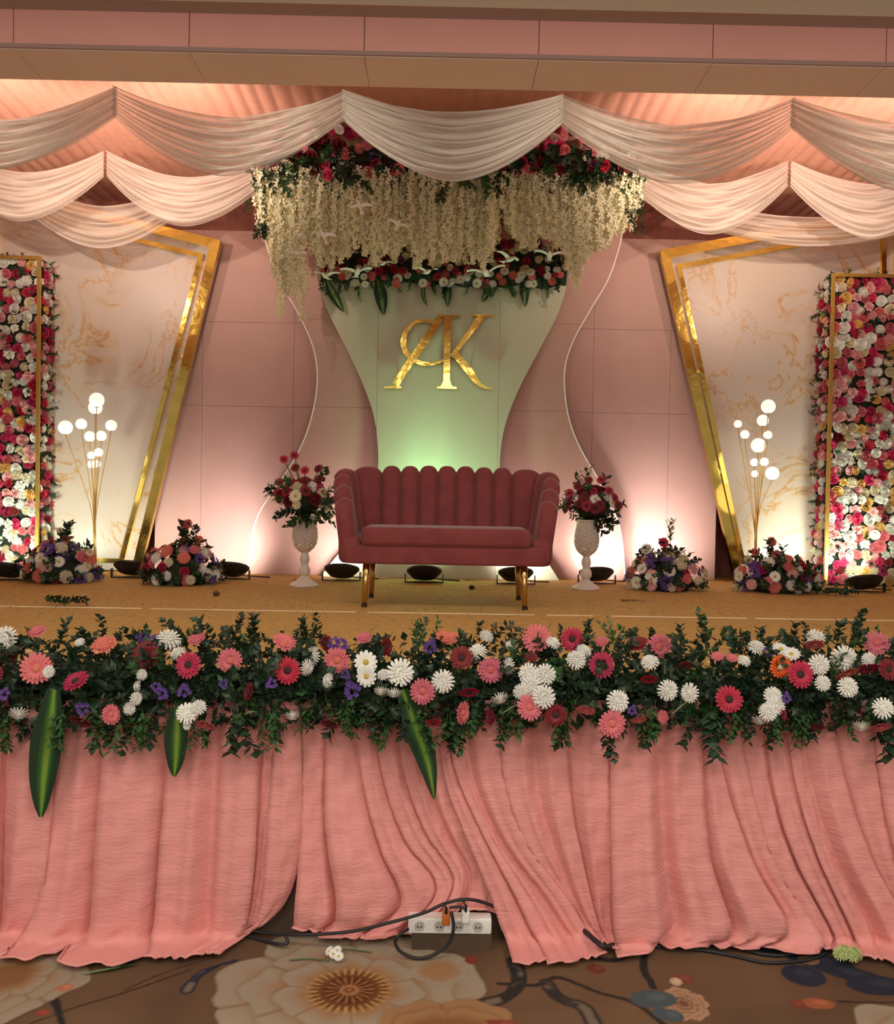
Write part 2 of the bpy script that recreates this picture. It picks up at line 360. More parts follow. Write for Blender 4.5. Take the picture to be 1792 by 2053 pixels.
    for px, py, rx, ry, cc in ((945, 1925, .02, .025, (120, 50, 40)), (1195, 1942, .035, .032, (108, 56, 44)), (1370, 1962, .035, .03, (120, 64, 52)), (1355, 1968, .02, .025, (185, 160, 135)), (1640, 2012, .055, .03, (150, 88, 58)), (130, 1980, .03, .02, (170, 110, 80)), (85, 2030, .02, .015, (140, 62, 46)), (1010, 2052, .06, .02, (122, 62, 44)), (1600, 2014, .025, .03, (120, 60, 44))):
        bud(px, py, rx, ry, lin(cc), U(-.3, .3))
    ny, nx = X.shape
    v = np.stack([X, Y, np.zeros_like(X)], -1).reshape(-1, 3); idx = np.arange(nx * ny).reshape(ny, nx)
    f = np.stack([idx[:-1, :-1], idx[:-1, 1:], idx[1:, 1:], idx[1:, :-1]], -1).reshape(-1, 4)
    me = bpy.data.meshes.new('floor'); me.from_pydata(v.tolist(), [], f.tolist())
    ca = me.color_attributes.new('print', 'FLOAT_COLOR', 'POINT'); cc = np.ones((nx * ny, 4)); cc[:, :3] = np.clip(C.reshape(-1, 3), 0, 1); ca.data.foreach_set('color', cc.ravel())
    m = mat('printed_carpet', (.2, .13, .08), .85, spec=.2, bump=.25, bscale=300); nt = m.node_tree; at = nt.nodes.new('ShaderNodeAttribute'); at.attribute_name = 'print'
    nt.links.new(at.outputs['Color'], nt.nodes['Principled BSDF'].inputs['Base Color']); me.materials.append(m)
    o = put('floor', me); tag(o, 'brown hall carpet printed with large beige flowers and branches', None, None, 'structure')
    mp = mat('plain_carpet', tuple(base * .85), .85, noise=.3, nscale=3, spec=.2); b = MB()
    for a in (((-5, -4, -.02), (5, y0, -.0005)), ((-5, y0, -.02), (x0, 3.4, -.0005)), ((x1, y0, -.02), (5, 3.4, -.0005))): b.box(*a)
    b.build('carpet_surround', mp, o)
carpet()
# ---- hall ceiling, cornice, proscenium beam
b = MB(); b.box((-5, -4, 3.476), (5, 3.486, 3.60)); o = b.build('ceiling', M_ceil); tag(o, 'grey painted hall ceiling in front of the stage beam', None, None, 'structure')
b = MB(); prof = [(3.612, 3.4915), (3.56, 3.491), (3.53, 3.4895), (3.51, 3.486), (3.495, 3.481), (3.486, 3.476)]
b.grid(2, len(prof), lambda u, v: (-5 + 10 * u, *prof[round(v * (len(prof) - 1))])); o = b.build('trim_1', M_cove, smooth=True); tag(o, 'cornice moulding coloured with taupe shade along the top of the pink beam', None, None, 'structure')
SOF = 3.337
beam = bpy.data.objects.new('wall_front', None); COL.objects.link(beam); beam.location = (0, 3.6, SOF); tag(beam, 'pink boarded beam spanning the stage opening', None, None, 'structure')
b = MB(); b.box((-5, 3.612, SOF + .006), (5, 3.862, 3.488)); b.build('beam_core', M_joint, beam)
seam = [P(730, 100, 3.6).x, P(1080, 100, 3.6).x]; pitch = seam[1] - seam[0]; xs = [seam[0] + pitch * k for k in range(-7, 9)]
for a, c in zip(xs, xs[1:]):
    b = MB(); b.box((a + .002, 3.6, SOF + .02), (c - .002, 3.63, 3.491)); b.build('fascia_panel', M_fascia, beam)
    b = MB(); b.box((a + .0012, 3.606, SOF), (c - .0012, 3.87, SOF + .02)); b.build('soffit_panel', M_soffit, beam)
b = MB(); b.box((-5, 3.594, SOF + .002), (5, 3.602, SOF + .018)); b.build('joint_profile', M_joint, beam)
# ---- stage shell: pleated ceiling, back and side walls
CZ = 4.36; WB = 8.7
def pleats(n, fn, nv): 
    b = MB(); b.grid(n, nv, fn); return b
b = MB()
def cfn(u, v):
    x = -4.8 + 9.6 * u; return (x, 3.87 + (WB - 3.87) * v, CZ + .10 - .018 * abs(math.sin(x * 26 + .6 * math.sin(x * 9))) - .10 * min(1, abs(v * 2 - 1) + .2) + .01 * math.sin(x * 5))
b.grid(760, 9, cfn); o = b.build('ceiling_stage', M_pleat, smooth=True); tag(o, 'salmon pleated fabric lining the ceiling over the stage', None, None, 'structure')
b = MB(); b.box((-4.9, 3.87, CZ + .15), (4.9, 8.9, CZ + .2)); b.build('ceiling_board', M_soffit, o)
b = MB(); b.box((-4.9, 3.80, 3.48), (4.9, 3.87, CZ + .15)); b.build('beam_upstand', M_pleat, o)
b = MB(); b.grid(700, 3, lambda u, v: (-4.8 + 9.6 * u, WB - .02 * abs(math.sin((-4.8 + 9.6 * u) * 17)) , STG - .8 + (CZ + .06 - STG + .8) * v)); o = b.build('wall_back', M_wallf, smooth=True); tag(o, 'maroon pleated fabric wall behind the stage panels', None, None, 'structure')
for sgn, nm in ((-1, 'wall_left'), (1, 'wall_right')):
    b = MB(); b.grid(260, 2, lambda u, v: (sgn * (4.8 - .02 * abs(math.sin(u * 80))), 3.6 + 5.1 * u, (CZ + .1) * v)); o = b.build(nm, M_wallf, smooth=True); tag(o, 'pleated fabric side wall of the stage', None, None, 'structure')
# ---- stage platform
YF = 3.245
st = thing('stage_platform', 'raised stage floor covered in ochre carpet with pale seam tape', 'stage', (0, YF, 0))
b = MB(); b.box((-4.75, YF, 0), (4.75, WB - .03, STG - .02)); b.build('stage_body', M_wood, st)
yj = [YF - .01, G(896, 1318).y, G(896, 1230).y, G(896, 1230).y + 1.44, WB - .03]
for a, c in zip(yj, yj[1:]):
    b = MB(); b.box((-4.75, a + .004, STG - .02), (4.75, c - .004, STG)); b.build('stage_board', M_carpet_stage, st)
for j, wdt in ((1, .012), (2, .016)):
    # tape is torn into lengths
    x = -3.6
    while x < 3.6:
        L_ = U(.25, 1.3); b = MB(); b.box((x, yj[j] - wdt, STG - .002), (min(3.6, x + L_), yj[j] + wdt * U(.3, 1), STG + .0022)); b.build('seam_tape', M_tape, st); x += L_ + U(.02, .14)

# ================================================================== BACKDROP
bd = thing('backdrop', 'flat pale pink backdrop of large seamed boards behind the sofa', 'backdrop', (0, 8.2, STG))
cx = [P(313, 800, 8.2).x, P(405, 800, 8.2).x, P(588, 800, 8.2).x, P(785, 800, 8.2).x, P(990, 800, 8.2).x, P(1188, 800, 8.2).x, P(1342, 800, 8.2).x, P(1441, 800, 8.2).x]
rz = [STG, P(896, 1000, 8.2).z, P(896, 822, 8.2).z, P(896, 654, 8.2).z, P(896, 471, 8.2).z]; rz = [STG, (STG + rz[2]) / 2 * 1, rz[2], rz[3], rz[4]]
for x0, x1 in zip(cx, cx[1:]):
    for z0, z1 in ((rz[0], rz[2]), (rz[2], rz[3]), (rz[3], rz[4])):
        b = MB(); b.box((x0 + .0012, 8.2, z0 + .0012), (x1 - .0012, 8.22, z1 - .0012)); b.build('backdrop_board', M_pinkp, bd)
b = MB(); b.box((cx[0], 8.221, STG), (cx[-1], 8.25, rz[-1] - .01)); b.build('backing_frame', M_pink2, bd)
def curve_edges(lp, rp, Y):
    l = catmull([P(x, y, Y) for x, y in lp], 90); r = catmull([P(x, y, Y) for x, y in rp], 90)
    zs = [p.z for p in l]; zr = [p.z for p in r]
    def fl(z): return float(np.interp(z, zs[::-1], [p.x for p in l][::-1]))
    def fr(z): return float(np.interp(z, zr[::-1], [p.x for p in r][::-1]))
    return fl, fr
def shaped(parent, fl, fr, z0, z1, Y0, Y1, m, name, a=-9, c=9, n=60):
    segs = []; cur = []
    for i in range(n + 1):
        z = z0 + (z1 - z0) * i / n; xl = max(fl(z), a); xr = min(fr(z), c)
        if xr - xl > .002: cur.append((xl, xr, z))
        else:
            if len(cur) > 1: segs.append(cur)
            cur = []
    if len(cur) > 1: segs.append(cur)
    for s in segs:
        b = MB(); k = len(s)
        for xl, xr, z in s: b.v += [(xl, Y0, z), (xr, Y0, z), (xr, Y1, z), (xl, Y1, z)]
        for i in range(k - 1):
            o = i * 4
            for j in range(4): b.f.append((o + j, o + (j + 1) % 4, o + 4 + (j + 1) % 4, o + 4 + j)); b.m.append(0)
        b.f += [(3, 2, 1, 0), (4 * k - 4, 4 * k - 3, 4 * k - 2, 4 * k - 1)]; b.m += [0, 0]
        b.build(name, m, parent)
# hourglass pink
YH = 8.04
hl = [(528, 445), (535, 490), (560, 560), (600, 630), (630, 700), (637, 770), (622, 850), (592, 920), (548, 985), (520, 1030), (505, 1080), (497, 1150)]
hr = [(1248, 455), (1240, 495), (1218, 560), (1180, 625), (1145, 690), (1130, 750), (1137, 830), (1160, 895), (1195, 955), (1225, 1010), (1244, 1075), (1252, 1160)]
hg = thing('hourglass_backdrop', 'tall hourglass shaped pink panel with white edge behind the green panel', 'panel', (0, YH, STG))
fl, fr = curve_edges(hl, hr, YH); zt = P(890, 450, YH).z
for z0, z1 in ((STG + .002, rz[2] - .01), (rz[2] - .008, rz[3] + .01), (rz[3] + .012, zt)):
    shaped(hg, fl, fr, z0, z1, YH, YH + .05, M_pink2, 'panel_board', n=40)
for fn, sg in ((fl, -1), (fr, 1)):
    b = MB(); pts = [(fn(z), YH + .02, z) for z in np.linspace(STG + .004, zt, 90)]
    vs = []; fs = []
    for i, (x, y, z) in enumerate(pts): vs += [(x, YH - .004, z), (x + sg * .011, YH - .004, z), (x + sg * .011, YH + .06, z), (x, YH + .06, z)]
    for i in range(len(pts) - 1): fs += [(4 * i + j, 4 * i + (j + 1) % 4, 4 * i + 4 + (j + 1) % 4, 4 * i + 4 + j) for j in range(4)]
    b.add(vs, fs); b.build('edge_strip', M_white, hg)
# green monogram panel
YG = 7.90
gl = [(628, 500), (636, 560), (655, 620), (690, 690), (725, 765), (748, 830), (757, 890), (757, 950), (745, 1010), (715, 1070), (675, 1115), (645, 1152)]
gr = [(1146, 508), (1137, 568), (1118, 630), (1082, 700), (1045, 770), (1018, 835), (1005, 890), (1003, 950), (1018, 1010), (1050, 1070), (1092, 1120), (1122, 1165)]
gp = thing('mint_backdrop', 'pale mint green waisted panel behind the sofa', 'panel', (0, YG, STG)); fl, fr = curve_edges(gl, gr, YG); zt2 = P(890, 505, YG).z
c1, c2 = P(757, 700, YG).x, P(1001, 700, YG).x
for a, c in ((-9, c1 - .001), (c1 + .001, c2 - .001), (c2 + .001, 9)): shaped(gp, fl, fr, STG + .002, zt2, YG, YG + .06, M_green, 'panel_board', a, c, 80)
for sg in (-1, 1):
    b = MB(); b.box((sg * .35 - .03, YG + .06, STG), (sg * .35 + .03, YG + .135, zt2 - .1)); b.build('rear_batten', M_white, gp)
# monogram
def ribbon(mb, pts, wds, Y0, Y1, n=28):
    c = catmull([(x, y, 0) for x, y in pts], n); w = np.interp(np.linspace(0, 1, n), np.linspace(0, 1, len(wds)), wds); L = []; Rr = []
    for i, p in enumerate(c):
        t = (c[min(i + 1, n - 1)] - c[max(i - 1, 0)]).normalized(); nn = Vector((-t.y, t.x, 0))
        a = p + nn * w[i] / 2; d = p - nn * w[i] / 2; L.append(P(a.x, a.y, YM)); Rr.append(P(d.x, d.y, YM))
    vs = []; fs = []
    for a, d in zip(L, Rr): vs += [(a.x, Y0, a.z), (d.x, Y0, d.z), (d.x, Y1, d.z), (a.x, Y1, a.z)]
    for i in range(n - 1): fs += [(4 * i + j, 4 * i + 4 + j, 4 * i + 4 + (j + 1) % 4, 4 * i + (j + 1) % 4) for j in range(4)]
    fs += [(0, 1, 2, 3), (4 * n - 1, 4 * n - 2, 4 * n - 3, 4 * n - 4)]; mb.add(vs, fs)
YM = YG - .06
mono = thing('monogram', 'gold mirror A and K letters joined on the green panel', 'monogram', P(880, 778, YM))
def rb(mb, pts, w, k=0): ribbon(mb, pts, w, YM - .012 - .001 * k, YM + .018 - .001 * k)
a = MB(); rb(a, [(882, 638), (845, 694), (818, 732), (793, 772)], [13, 15, 15, 15]); rb(a, [(770, 777), (805, 777)], [3, 4], 1)
rb(a, [(806, 777), (786, 775), (782, 777)], [2, 5, 2], 2)
rb(a, [(868, 649), (850, 643), (830, 648), (814, 665), (809, 688), (814, 707), (830, 722), (852, 730), (878, 727), (898, 716), (908, 708)], [4, 7, 7, 9, 12, 10, 9, 8, 6, 4, 3], 3); a.build('letter_a', M_gold, mono)
k_ = MB(); rb(k_, [(898, 634), (896, 705), (895, 776)], [14, 13, 13]); rb(k_, [(876, 777), (915, 778)], [4, 4], 1); rb(k_, [(878, 634), (922, 635)], [4, 4], 2); rb(k_, [(896, 764), (895, 772), (895, 778)], [14, 18, 30], 3)
rb(k_, [(905, 716), (935, 676), (966, 634)], [7, 11, 14], 4); rb(k_, [(946, 632), (988, 634)], [4, 3], 5)
rb(k_, [(911, 708), (935, 738), (958, 768), (972, 777), (985, 779)], [13, 15, 15, 8, 2], 6); k_.build('letter_k', M_gold, mono)
for px, py in ((896, 700), (840, 700), (940, 745), (800, 762)):
    p = P(px, py, YM); b = MB(); b.tube([(p.x, YM + .017, p.z), (p.x, YG + .001, p.z)], .006); b.build('standoff', M_leg, mono)

# marble screens with gold frames
def screen(name, label, poly, inner, joints, bars_out, bars_in, Y):
    t = thing(name, label, 'screen', (P(poly[0][0], 900, Y).x, Y, STG))
    b = MB(); slabpoly(b, [(lambda p: (p.x, max(STG + .002, p.z)))(P(x, y, Y)) for x, y in poly], Y, Y + .05); b.build('marble_board', M_marble, t)
    def bar(p, q, w, d, nm, m=M_gold):
        p = P(*p, Y); q = P(*q, Y); p.z = max(p.z, STG + .004); q.z = max(q.z, STG + .004); dr = (q - p).normalized(); nn = Vector((-dr.z, 0, dr.x)); w /= ppm(Y)
        c = [p + nn * w / 2 - dr * w / 2, p - nn * w / 2 - dr * w / 2, q - nn * w / 2 + dr * w / 2, q + nn * w / 2 + dr * w / 2]
        for v in c: v.z = max(v.z, STG + .002)
        b = MB(); slabpoly(b, [(v.x, v.z) for v in c][::-1], Y - d, Y - .0005); b.build(nm, m, t)
    for p, q in bars_out: bar(p, q, 18, .06 + .003 * bars_out.index((p, q)), 'outer_frame_bar')
    for p, q in bars_in: bar(p, q, 9, .035 + .003 * bars_in.index((p, q)), 'inner_frame_bar')
    for p, q in joints: bar(p, q, 7, .03, 'frame_joint', M_goldp)
    return t
YS = 8.1
screen('marble_screen', 'slanted veined marble screen behind the globe lamp with two stacked top globes',
       [(-14, 1137), (277, 1144), (442, 492), (-14, 382)][::1], None, [((368, 715), (382, 716)), ((312, 950), (324, 951))],
       [((-10, 382), (434, 492)), ((434, 494), (278, 1138)), ((-10, 386), (-10, 1130))], [((30, 424), (404, 514)), ((404, 516), (247, 1120)), ((244, 1124), (30, 1118))], YS)
screen('marble_screen', 'slanted veined marble screen behind the globe lamp with one large top globe',
       [(1482, 1166), (1806, 1172), (1806, 420), (1326, 514)], None, [((1386, 745), (1398, 746)), ((1430, 945), (1444, 946))],
       [((1332, 512), (1800, 424)), ((1331, 516), (1477, 1160)), ((1800, 428), (1800, 1165))], [((1360, 536), (1768, 460)), ((1360, 540), (1487, 1126)), ((1768, 462), (1768, 1165))], YS)

# ================================================================== FLOWER TEMPLATES
def petal(mb, ang, r0, r1, w, z0, z1, cup=.06, tip=.35, mi=0, lift=0):
    ca, sa = math.cos(ang), math.sin(ang); rm = r0 + (r1 - r0) * .62
    def pt(r, s, z): return (r * ca - s * sa, r * sa + s * ca, z)
    zm = z0 + (z1 - z0) * .55 + cup
    mb.add([pt(r0, -w * .3, z0), pt(r0, w * .3, z0), pt(rm, w * .5, zm), pt(rm, -w * .5, zm), pt(r1, w * .5 * tip, z1), pt(r1, -w * .5 * tip, z1)], [(0, 1, 2, 3), (3, 2, 4, 5)], mi)
def dome(mb, r, h, z, n=8, mi=1):
    vs = [(r * math.cos(2 * PI * k / n), r * math.sin(2 * PI * k / n), z) for k in range(n)] + [(.6 * r * math.cos(2 * PI * k / n), .6 * r * math.sin(2 * PI * k / n), z + h * .8) for k in range(n)] + [(0, 0, z + h)]
    mb.add(vs, [(k, (k + 1) % n, n + (k + 1) % n, n + k) for k in range(n)] + [(n + k, n + (k + 1) % n, 2 * n) for k in range(n)], mi)
def gerbera():
    b = MB(); n = 20
    for k in range(n): petal(b, 2 * PI * k / n + U(-.04, .04), .08, .5 * U(.93, 1.03), .145, -.02, .03 + U(-.02, .03), .03, .45)
    for k in range(16): petal(b, 2 * PI * (k + .5) / 16, .08, .36 * U(.94, 1.05), .12, .02, .10 + U(-.02, .02), .03, .45)
    dome(b, .15, .07, .04, 10); return b
def daisy():
    b = MB()
    for k in range(13): petal(b, 2 * PI * k / 13, .08, .5 * U(.95, 1.02), .20, 0, .05, .02, .6)
    for k in range(11): petal(b, 2 * PI * (k + .3) / 11, .08, .40, .18, .03, .11, .02, .6)
    dome(b, .13, .08, .05, 10); return b
def mum():
    b = MB()
    for cnt, el, ln in ((17, -8, .5), (16, 12, .5), (14, 32, .46), (11, 52, .42), (8, 70, .38), (4, 84, .34)):
        for k in range(cnt):
            a = 2 * PI * (k + U(-.2, .2)) / cnt + el; e = R(el + U(-5, 5)); r1 = ln * math.cos(e); z1 = ln * math.sin(e) * .8
            petal(b, a, .05, max(.07, r1), .085, .02, z1, .05 * math.cos(e), .7)
    dome(b, .28, .2, 0, 8, 0); return b
def rose():
    b = MB()
    for cnt, r, h, lean in ((6, .46, .16, .16), (5, .34, .27, .08), (4, .22, .34, .03), (3, .12, .37, 0)):
        for k in range(cnt):
            a0 = 2 * PI * (k + U(-.1, .1)) / cnt + r * 9; hw = PI / cnt * 1.25; vs = []
            for i in range(4):
                a = a0 + hw * (i / 1.5 - 1)
                for (rr, zz) in ((r * .45, -.02), (r * .92, h * .55), (r + lean * .5, h - .04 * abs(i - 1.5))): vs.append((rr * math.cos(a), rr * math.sin(a), zz))
            b.add(vs, [(3 * i + j, 3 * i + 3 + j, 3 * i + 4 + j, 3 * i + 1 + j) for i in range(3) for j in range(2)])
    dome(b, .3, .2, .0, 8, 0); return b
def frill():
    b = MB()
    for cnt, r, h in ((9, .48, .10), (8, .38, .22), (7, .26, .30), (4, .13, .34)):
        for k in range(cnt): petal(b, 2 * PI * (k + U(-.25, .25)) / cnt + r * 7, .06, r * U(.85, 1.1), r * 4.4 / cnt, .02, h * U(.7, 1.2), .07 * U(.3, 1.3), .95)
    dome(b, .22, .12, 0, 7, 0); return b
def statice():
    b = MB()
    for k in range(11):
        c = Vector((U(-.36, .36), U(-.36, .36), U(0, .25))); 
        for j in range(5):
            a = 2 * PI * j / 5 + k; b.add([c, c + Vector((.13 * math.cos(a - .5), .13 * math.sin(a - .5), .08)), c + Vector((.19 * math.cos(a), .19 * math.sin(a), .09)), c + Vector((.13 * math.cos(a + .5), .13 * math.sin(a + .5), .08))], [(0, 1, 2, 3)])
    return b
TPL = {}
_b = {'gerbera': gerbera(), 'daisy': daisy(), 'mum': mum(), 'rose': rose(), 'rose2': rose(), 'statice': statice(), 'frill': frill()}
EYEC = {'gerbera': M_cdark, 'daisy': M_cyel, 'mum': M_cyel, 'rose': M_cyel, 'rose2': M_cyel, 'statice': M_cdark, 'frill': M_cyel}
NAME = {'gerbera': 'gerbera', 'daisy': 'daisy', 'mum': 'chrysanthemum', 'rose': 'rose', 'rose2': 'rose', 'statice': 'statice', 'frill': 'carnation'}
def fmesh(kind, col):
    k = (kind, col)
    if k not in TPL:
        eye = EYEC[kind]
        if kind == 'gerbera' and col in ('pink', 'coral', 'orange', 'pale'): eye = FL['cream'] if col == 'orange' else FL['coral']
        TPL[k] = _b[kind].mesh('%s_%s' % (NAME[kind], col), [FL[col], eye], kind in ('rose', 'rose2'))
    return TPL[k]
def flower(parent, kind, col, loc, n, size, spin=None):
    return put(NAME[kind], fmesh(kind, col), parent, Vector(loc) - parent.location, track(n, spin), size)
# leaves
def leafquad(mb, base, tipv, up, w, mi=0):
    base = Vector(base); tipv = Vector(tipv); d = tipv - base; sd = d.cross(up); 
    if sd.length < 1e-6: sd = d.cross(Vector((1, 0, 0)))
    sd = sd.normalized() * w / 2; m = base + d * .45; fold = sd.cross(d).normalized() * (-w * .12)
    mb.add([base, m + sd, tipv, m - sd, m + fold], [(0, 1, 4), (1, 2, 4), (2, 3, 4), (3, 0, 4)], mi)
def sprig(n=13, L=1.0, lw=.16, ll=.26, droop=.2, seed=1, spread=.8):
    rnd = random.Random(seed); b = MB(); pts = [Vector((droop * (t ** 2) * .6, .1 * math.sin(t * 3 + seed) * t, t * L * (1 - .1 * droop))) for t in [i / 7 for i in range(8)]]
    b.tube(pts, [.012 * (1 - .6 * i / 7) for i in range(8)], 4)
    for k in range(n):
        t = .12 + .88 * k / (n - 1); i = min(6, int(t * 7)); p = pts[i].lerp(pts[i + 1], t * 7 - i); a = k * 2.4 + rnd.uniform(-.4, .4)
        d = Vector((math.cos(a) * spread, math.sin(a) * spread, rnd.uniform(.35, .9))).normalized() * ll * rnd.uniform(.75, 1.15)
        leafquad(b, p, p + d, Vector((0, 0, 1)), lw * rnd.uniform(.8, 1.2))
    return b
SPR = []
for i, (n, lw, ll, dr, mm) in enumerate(((17, .22, .29, .2, M_leafA), (15, .25, .30, .4, M_leafA), (19, .17, .30, .5, M_leafB), (22, .10, .28, .3, M_leafB), (14, .25, .28, .1, M_leafA), (18, .07, .20, .2, M_leafC))):
    SPR.append(sprig(n, 1, lw, ll, dr, i + 3).mesh('leaf_sprig', [mm]))
def leafs(parent, k, loc, d, size, spin=None): return put('leaf_sprig', SPR[k], parent, Vector(loc) - parent.location, track(d, spin), size)
# big striped leaf
def big_leaf(parent, pts, w, Y, twist=0, dy=0.0, name='striped_leaf'):
    c = catmull([P(x, y, Y) + Vector((0, dy * i / max(1, len(pts) - 1), 0)) for i, (x, y) in enumerate(pts)], 15); w = w / ppm(Y); b = MB()
    def fn(u, v):
        i = min(13, int(v * 14)); p = c[i].lerp(c[i + 1], v * 14 - i); t = (c[min(i + 1, 14)] - c[max(0, i - 1)]).normalized()
        a = twist * v; sd = Vector((math.cos(a), math.sin(a) * .9, 0)); sd = (sd - t * sd.dot(t)).normalized()
        ww = w * min(1, .45 + 1.6 * v) * (max(0, 1 - ((v - .35) / .67) ** 2) ** .75 if v > .35 else 1); s = u - .5
        return p + sd * s * ww + Vector((0, -1, 0)) * (.18 * ww * (abs(s) * 2) - .02)
    b.grid(7, 15, fn, uv=True); return b.build(name, M_drac, parent, True)

# ================================================================== FLOWER WALLS
def flower_wall(label, fx0, fx1, ytop, ybot, inner_right, frame_px, seed, pal, Yf, th):
    rnd = random.Random(seed); x0 = P(fx0, 800, Yf).x; x1 = P(fx1, 800, Yf).x; zt = P(frame_px, ytop, Yf).z; t = thing('flower_wall', label, 'flower wall', ((x0 + x1) / 2, Yf + th / 2, STG))
    b = MB(); b.box((x0, Yf + .03, STG), (x1, Yf + th, zt)); b.build('backing_box', M_foam, t)
    e = .014
    ex = x1 if inner_right else x0
    for xx in (x0, x1): b = MB(); b.box((xx - e, Yf - .045, STG), (xx + e, Yf - .02, zt + e)); b.build('gold_frame_bar', M_goldp, t)
    b = MB(); b.box((x0 + e, Yf - .045, zt - e), (x1 - e, Yf - .02, zt + e)); b.build('gold_frame_bar', M_goldp, t)
    sp = .079; nz = int((zt - STG) / sp); nx = max(2, round((x1 - x0) / sp))
    def pick(f):
        r = rnd.random(); a = 0
        for k, w in pal:
            a += w
            if r < a: return k
        return 'white'
    for j in range(nz):
        for i in range(nx):
            x = x0 + (x1 - x0) * (i + .5 + rnd.uniform(-.28, .28) + (.25 if j % 2 else -.25) * .8) / nx; x = min(x1 - .02, max(x0 + .02, x)); z = max(STG + .055, STG + (zt - STG) * (j + .5 + rnd.uniform(-.3, .3)) / nz)
            col = pick(0); flower(t, rnd.choice(('rose', 'rose2', 'mum', 'frill')), col, (x, Yf + .015 + rnd.uniform(-.015, .01), z), (rnd.uniform(-.45, .45), -1, rnd.uniform(-.35, .45)), rnd.uniform(.082, .110))
    sg = 1 if inner_right else -1; ny = round(th / .09)
    for j in range(nz):
        for i in range(ny):
            y = Yf + .03 + (th - .03) * (i + .5 + rnd.uniform(-.25, .25)) / ny; z = max(STG + .055, STG + (zt - STG) * (j + .5 + rnd.uniform(-.3, .3)) / nz)
            flower(t, rnd.choice(('rose', 'mum', 'frill')), pick(0), (ex + sg * .0, y, z), (sg, rnd.uniform(-.6, .1), rnd.uniform(-.3, .4)), rnd.uniform(.075, .1))
    for k in range(70):
        on_front = rnd.random() < .55; z = rnd.uniform(STG + .09, zt)
        if on_front: leafs(t, rnd.choice((0, 2, 4)), (rnd.uniform(x0, x1), Yf + .03, z), (rnd.uniform(-.6, .6), -1, rnd.uniform(-.6, .6)), rnd.uniform(.06, .085))
        else: leafs(t, rnd.choice((0, 2, 4)), (ex, rnd.uniform(Yf + .04, Yf + th), z), (sg, rnd.uniform(-.8, .4), rnd.uniform(-.6, .6)), rnd.uniform(.06, .09))
    for k in range(12): leafs(t, rnd.choice((0, 3)), (rnd.uniform(x0, x1), rnd.uniform(Yf, Yf + th), zt - .02), (rnd.uniform(-.6, .6), -.2, 1), rnd.uniform(.06, .1))
    return t
flower_wall('tall wall of crimson, pink and cream roses beside the marble screen whose globe lamp has twin top globes', -48, 80, 519, 1145, True, 80, 3,
            (('white', .30), ('cream', .16), ('pale', .13), ('pink', .14), ('hot', .12), ('crimson', .09), ('dark', .02), ('yellow', .04)), 7.86, .27)
flower_wall('tall wall of pink and cream roses beside the marble screen, with brighter magenta roses', 1661, 1806, 553, 1170, False, 1661, 5,
            (('white', .32), ('cream', .14), ('pale', .17), ('pink', .18), ('hot', .09), ('crimson', .03), ('dark', .02), ('yellow', .05)), 7.86, .27)

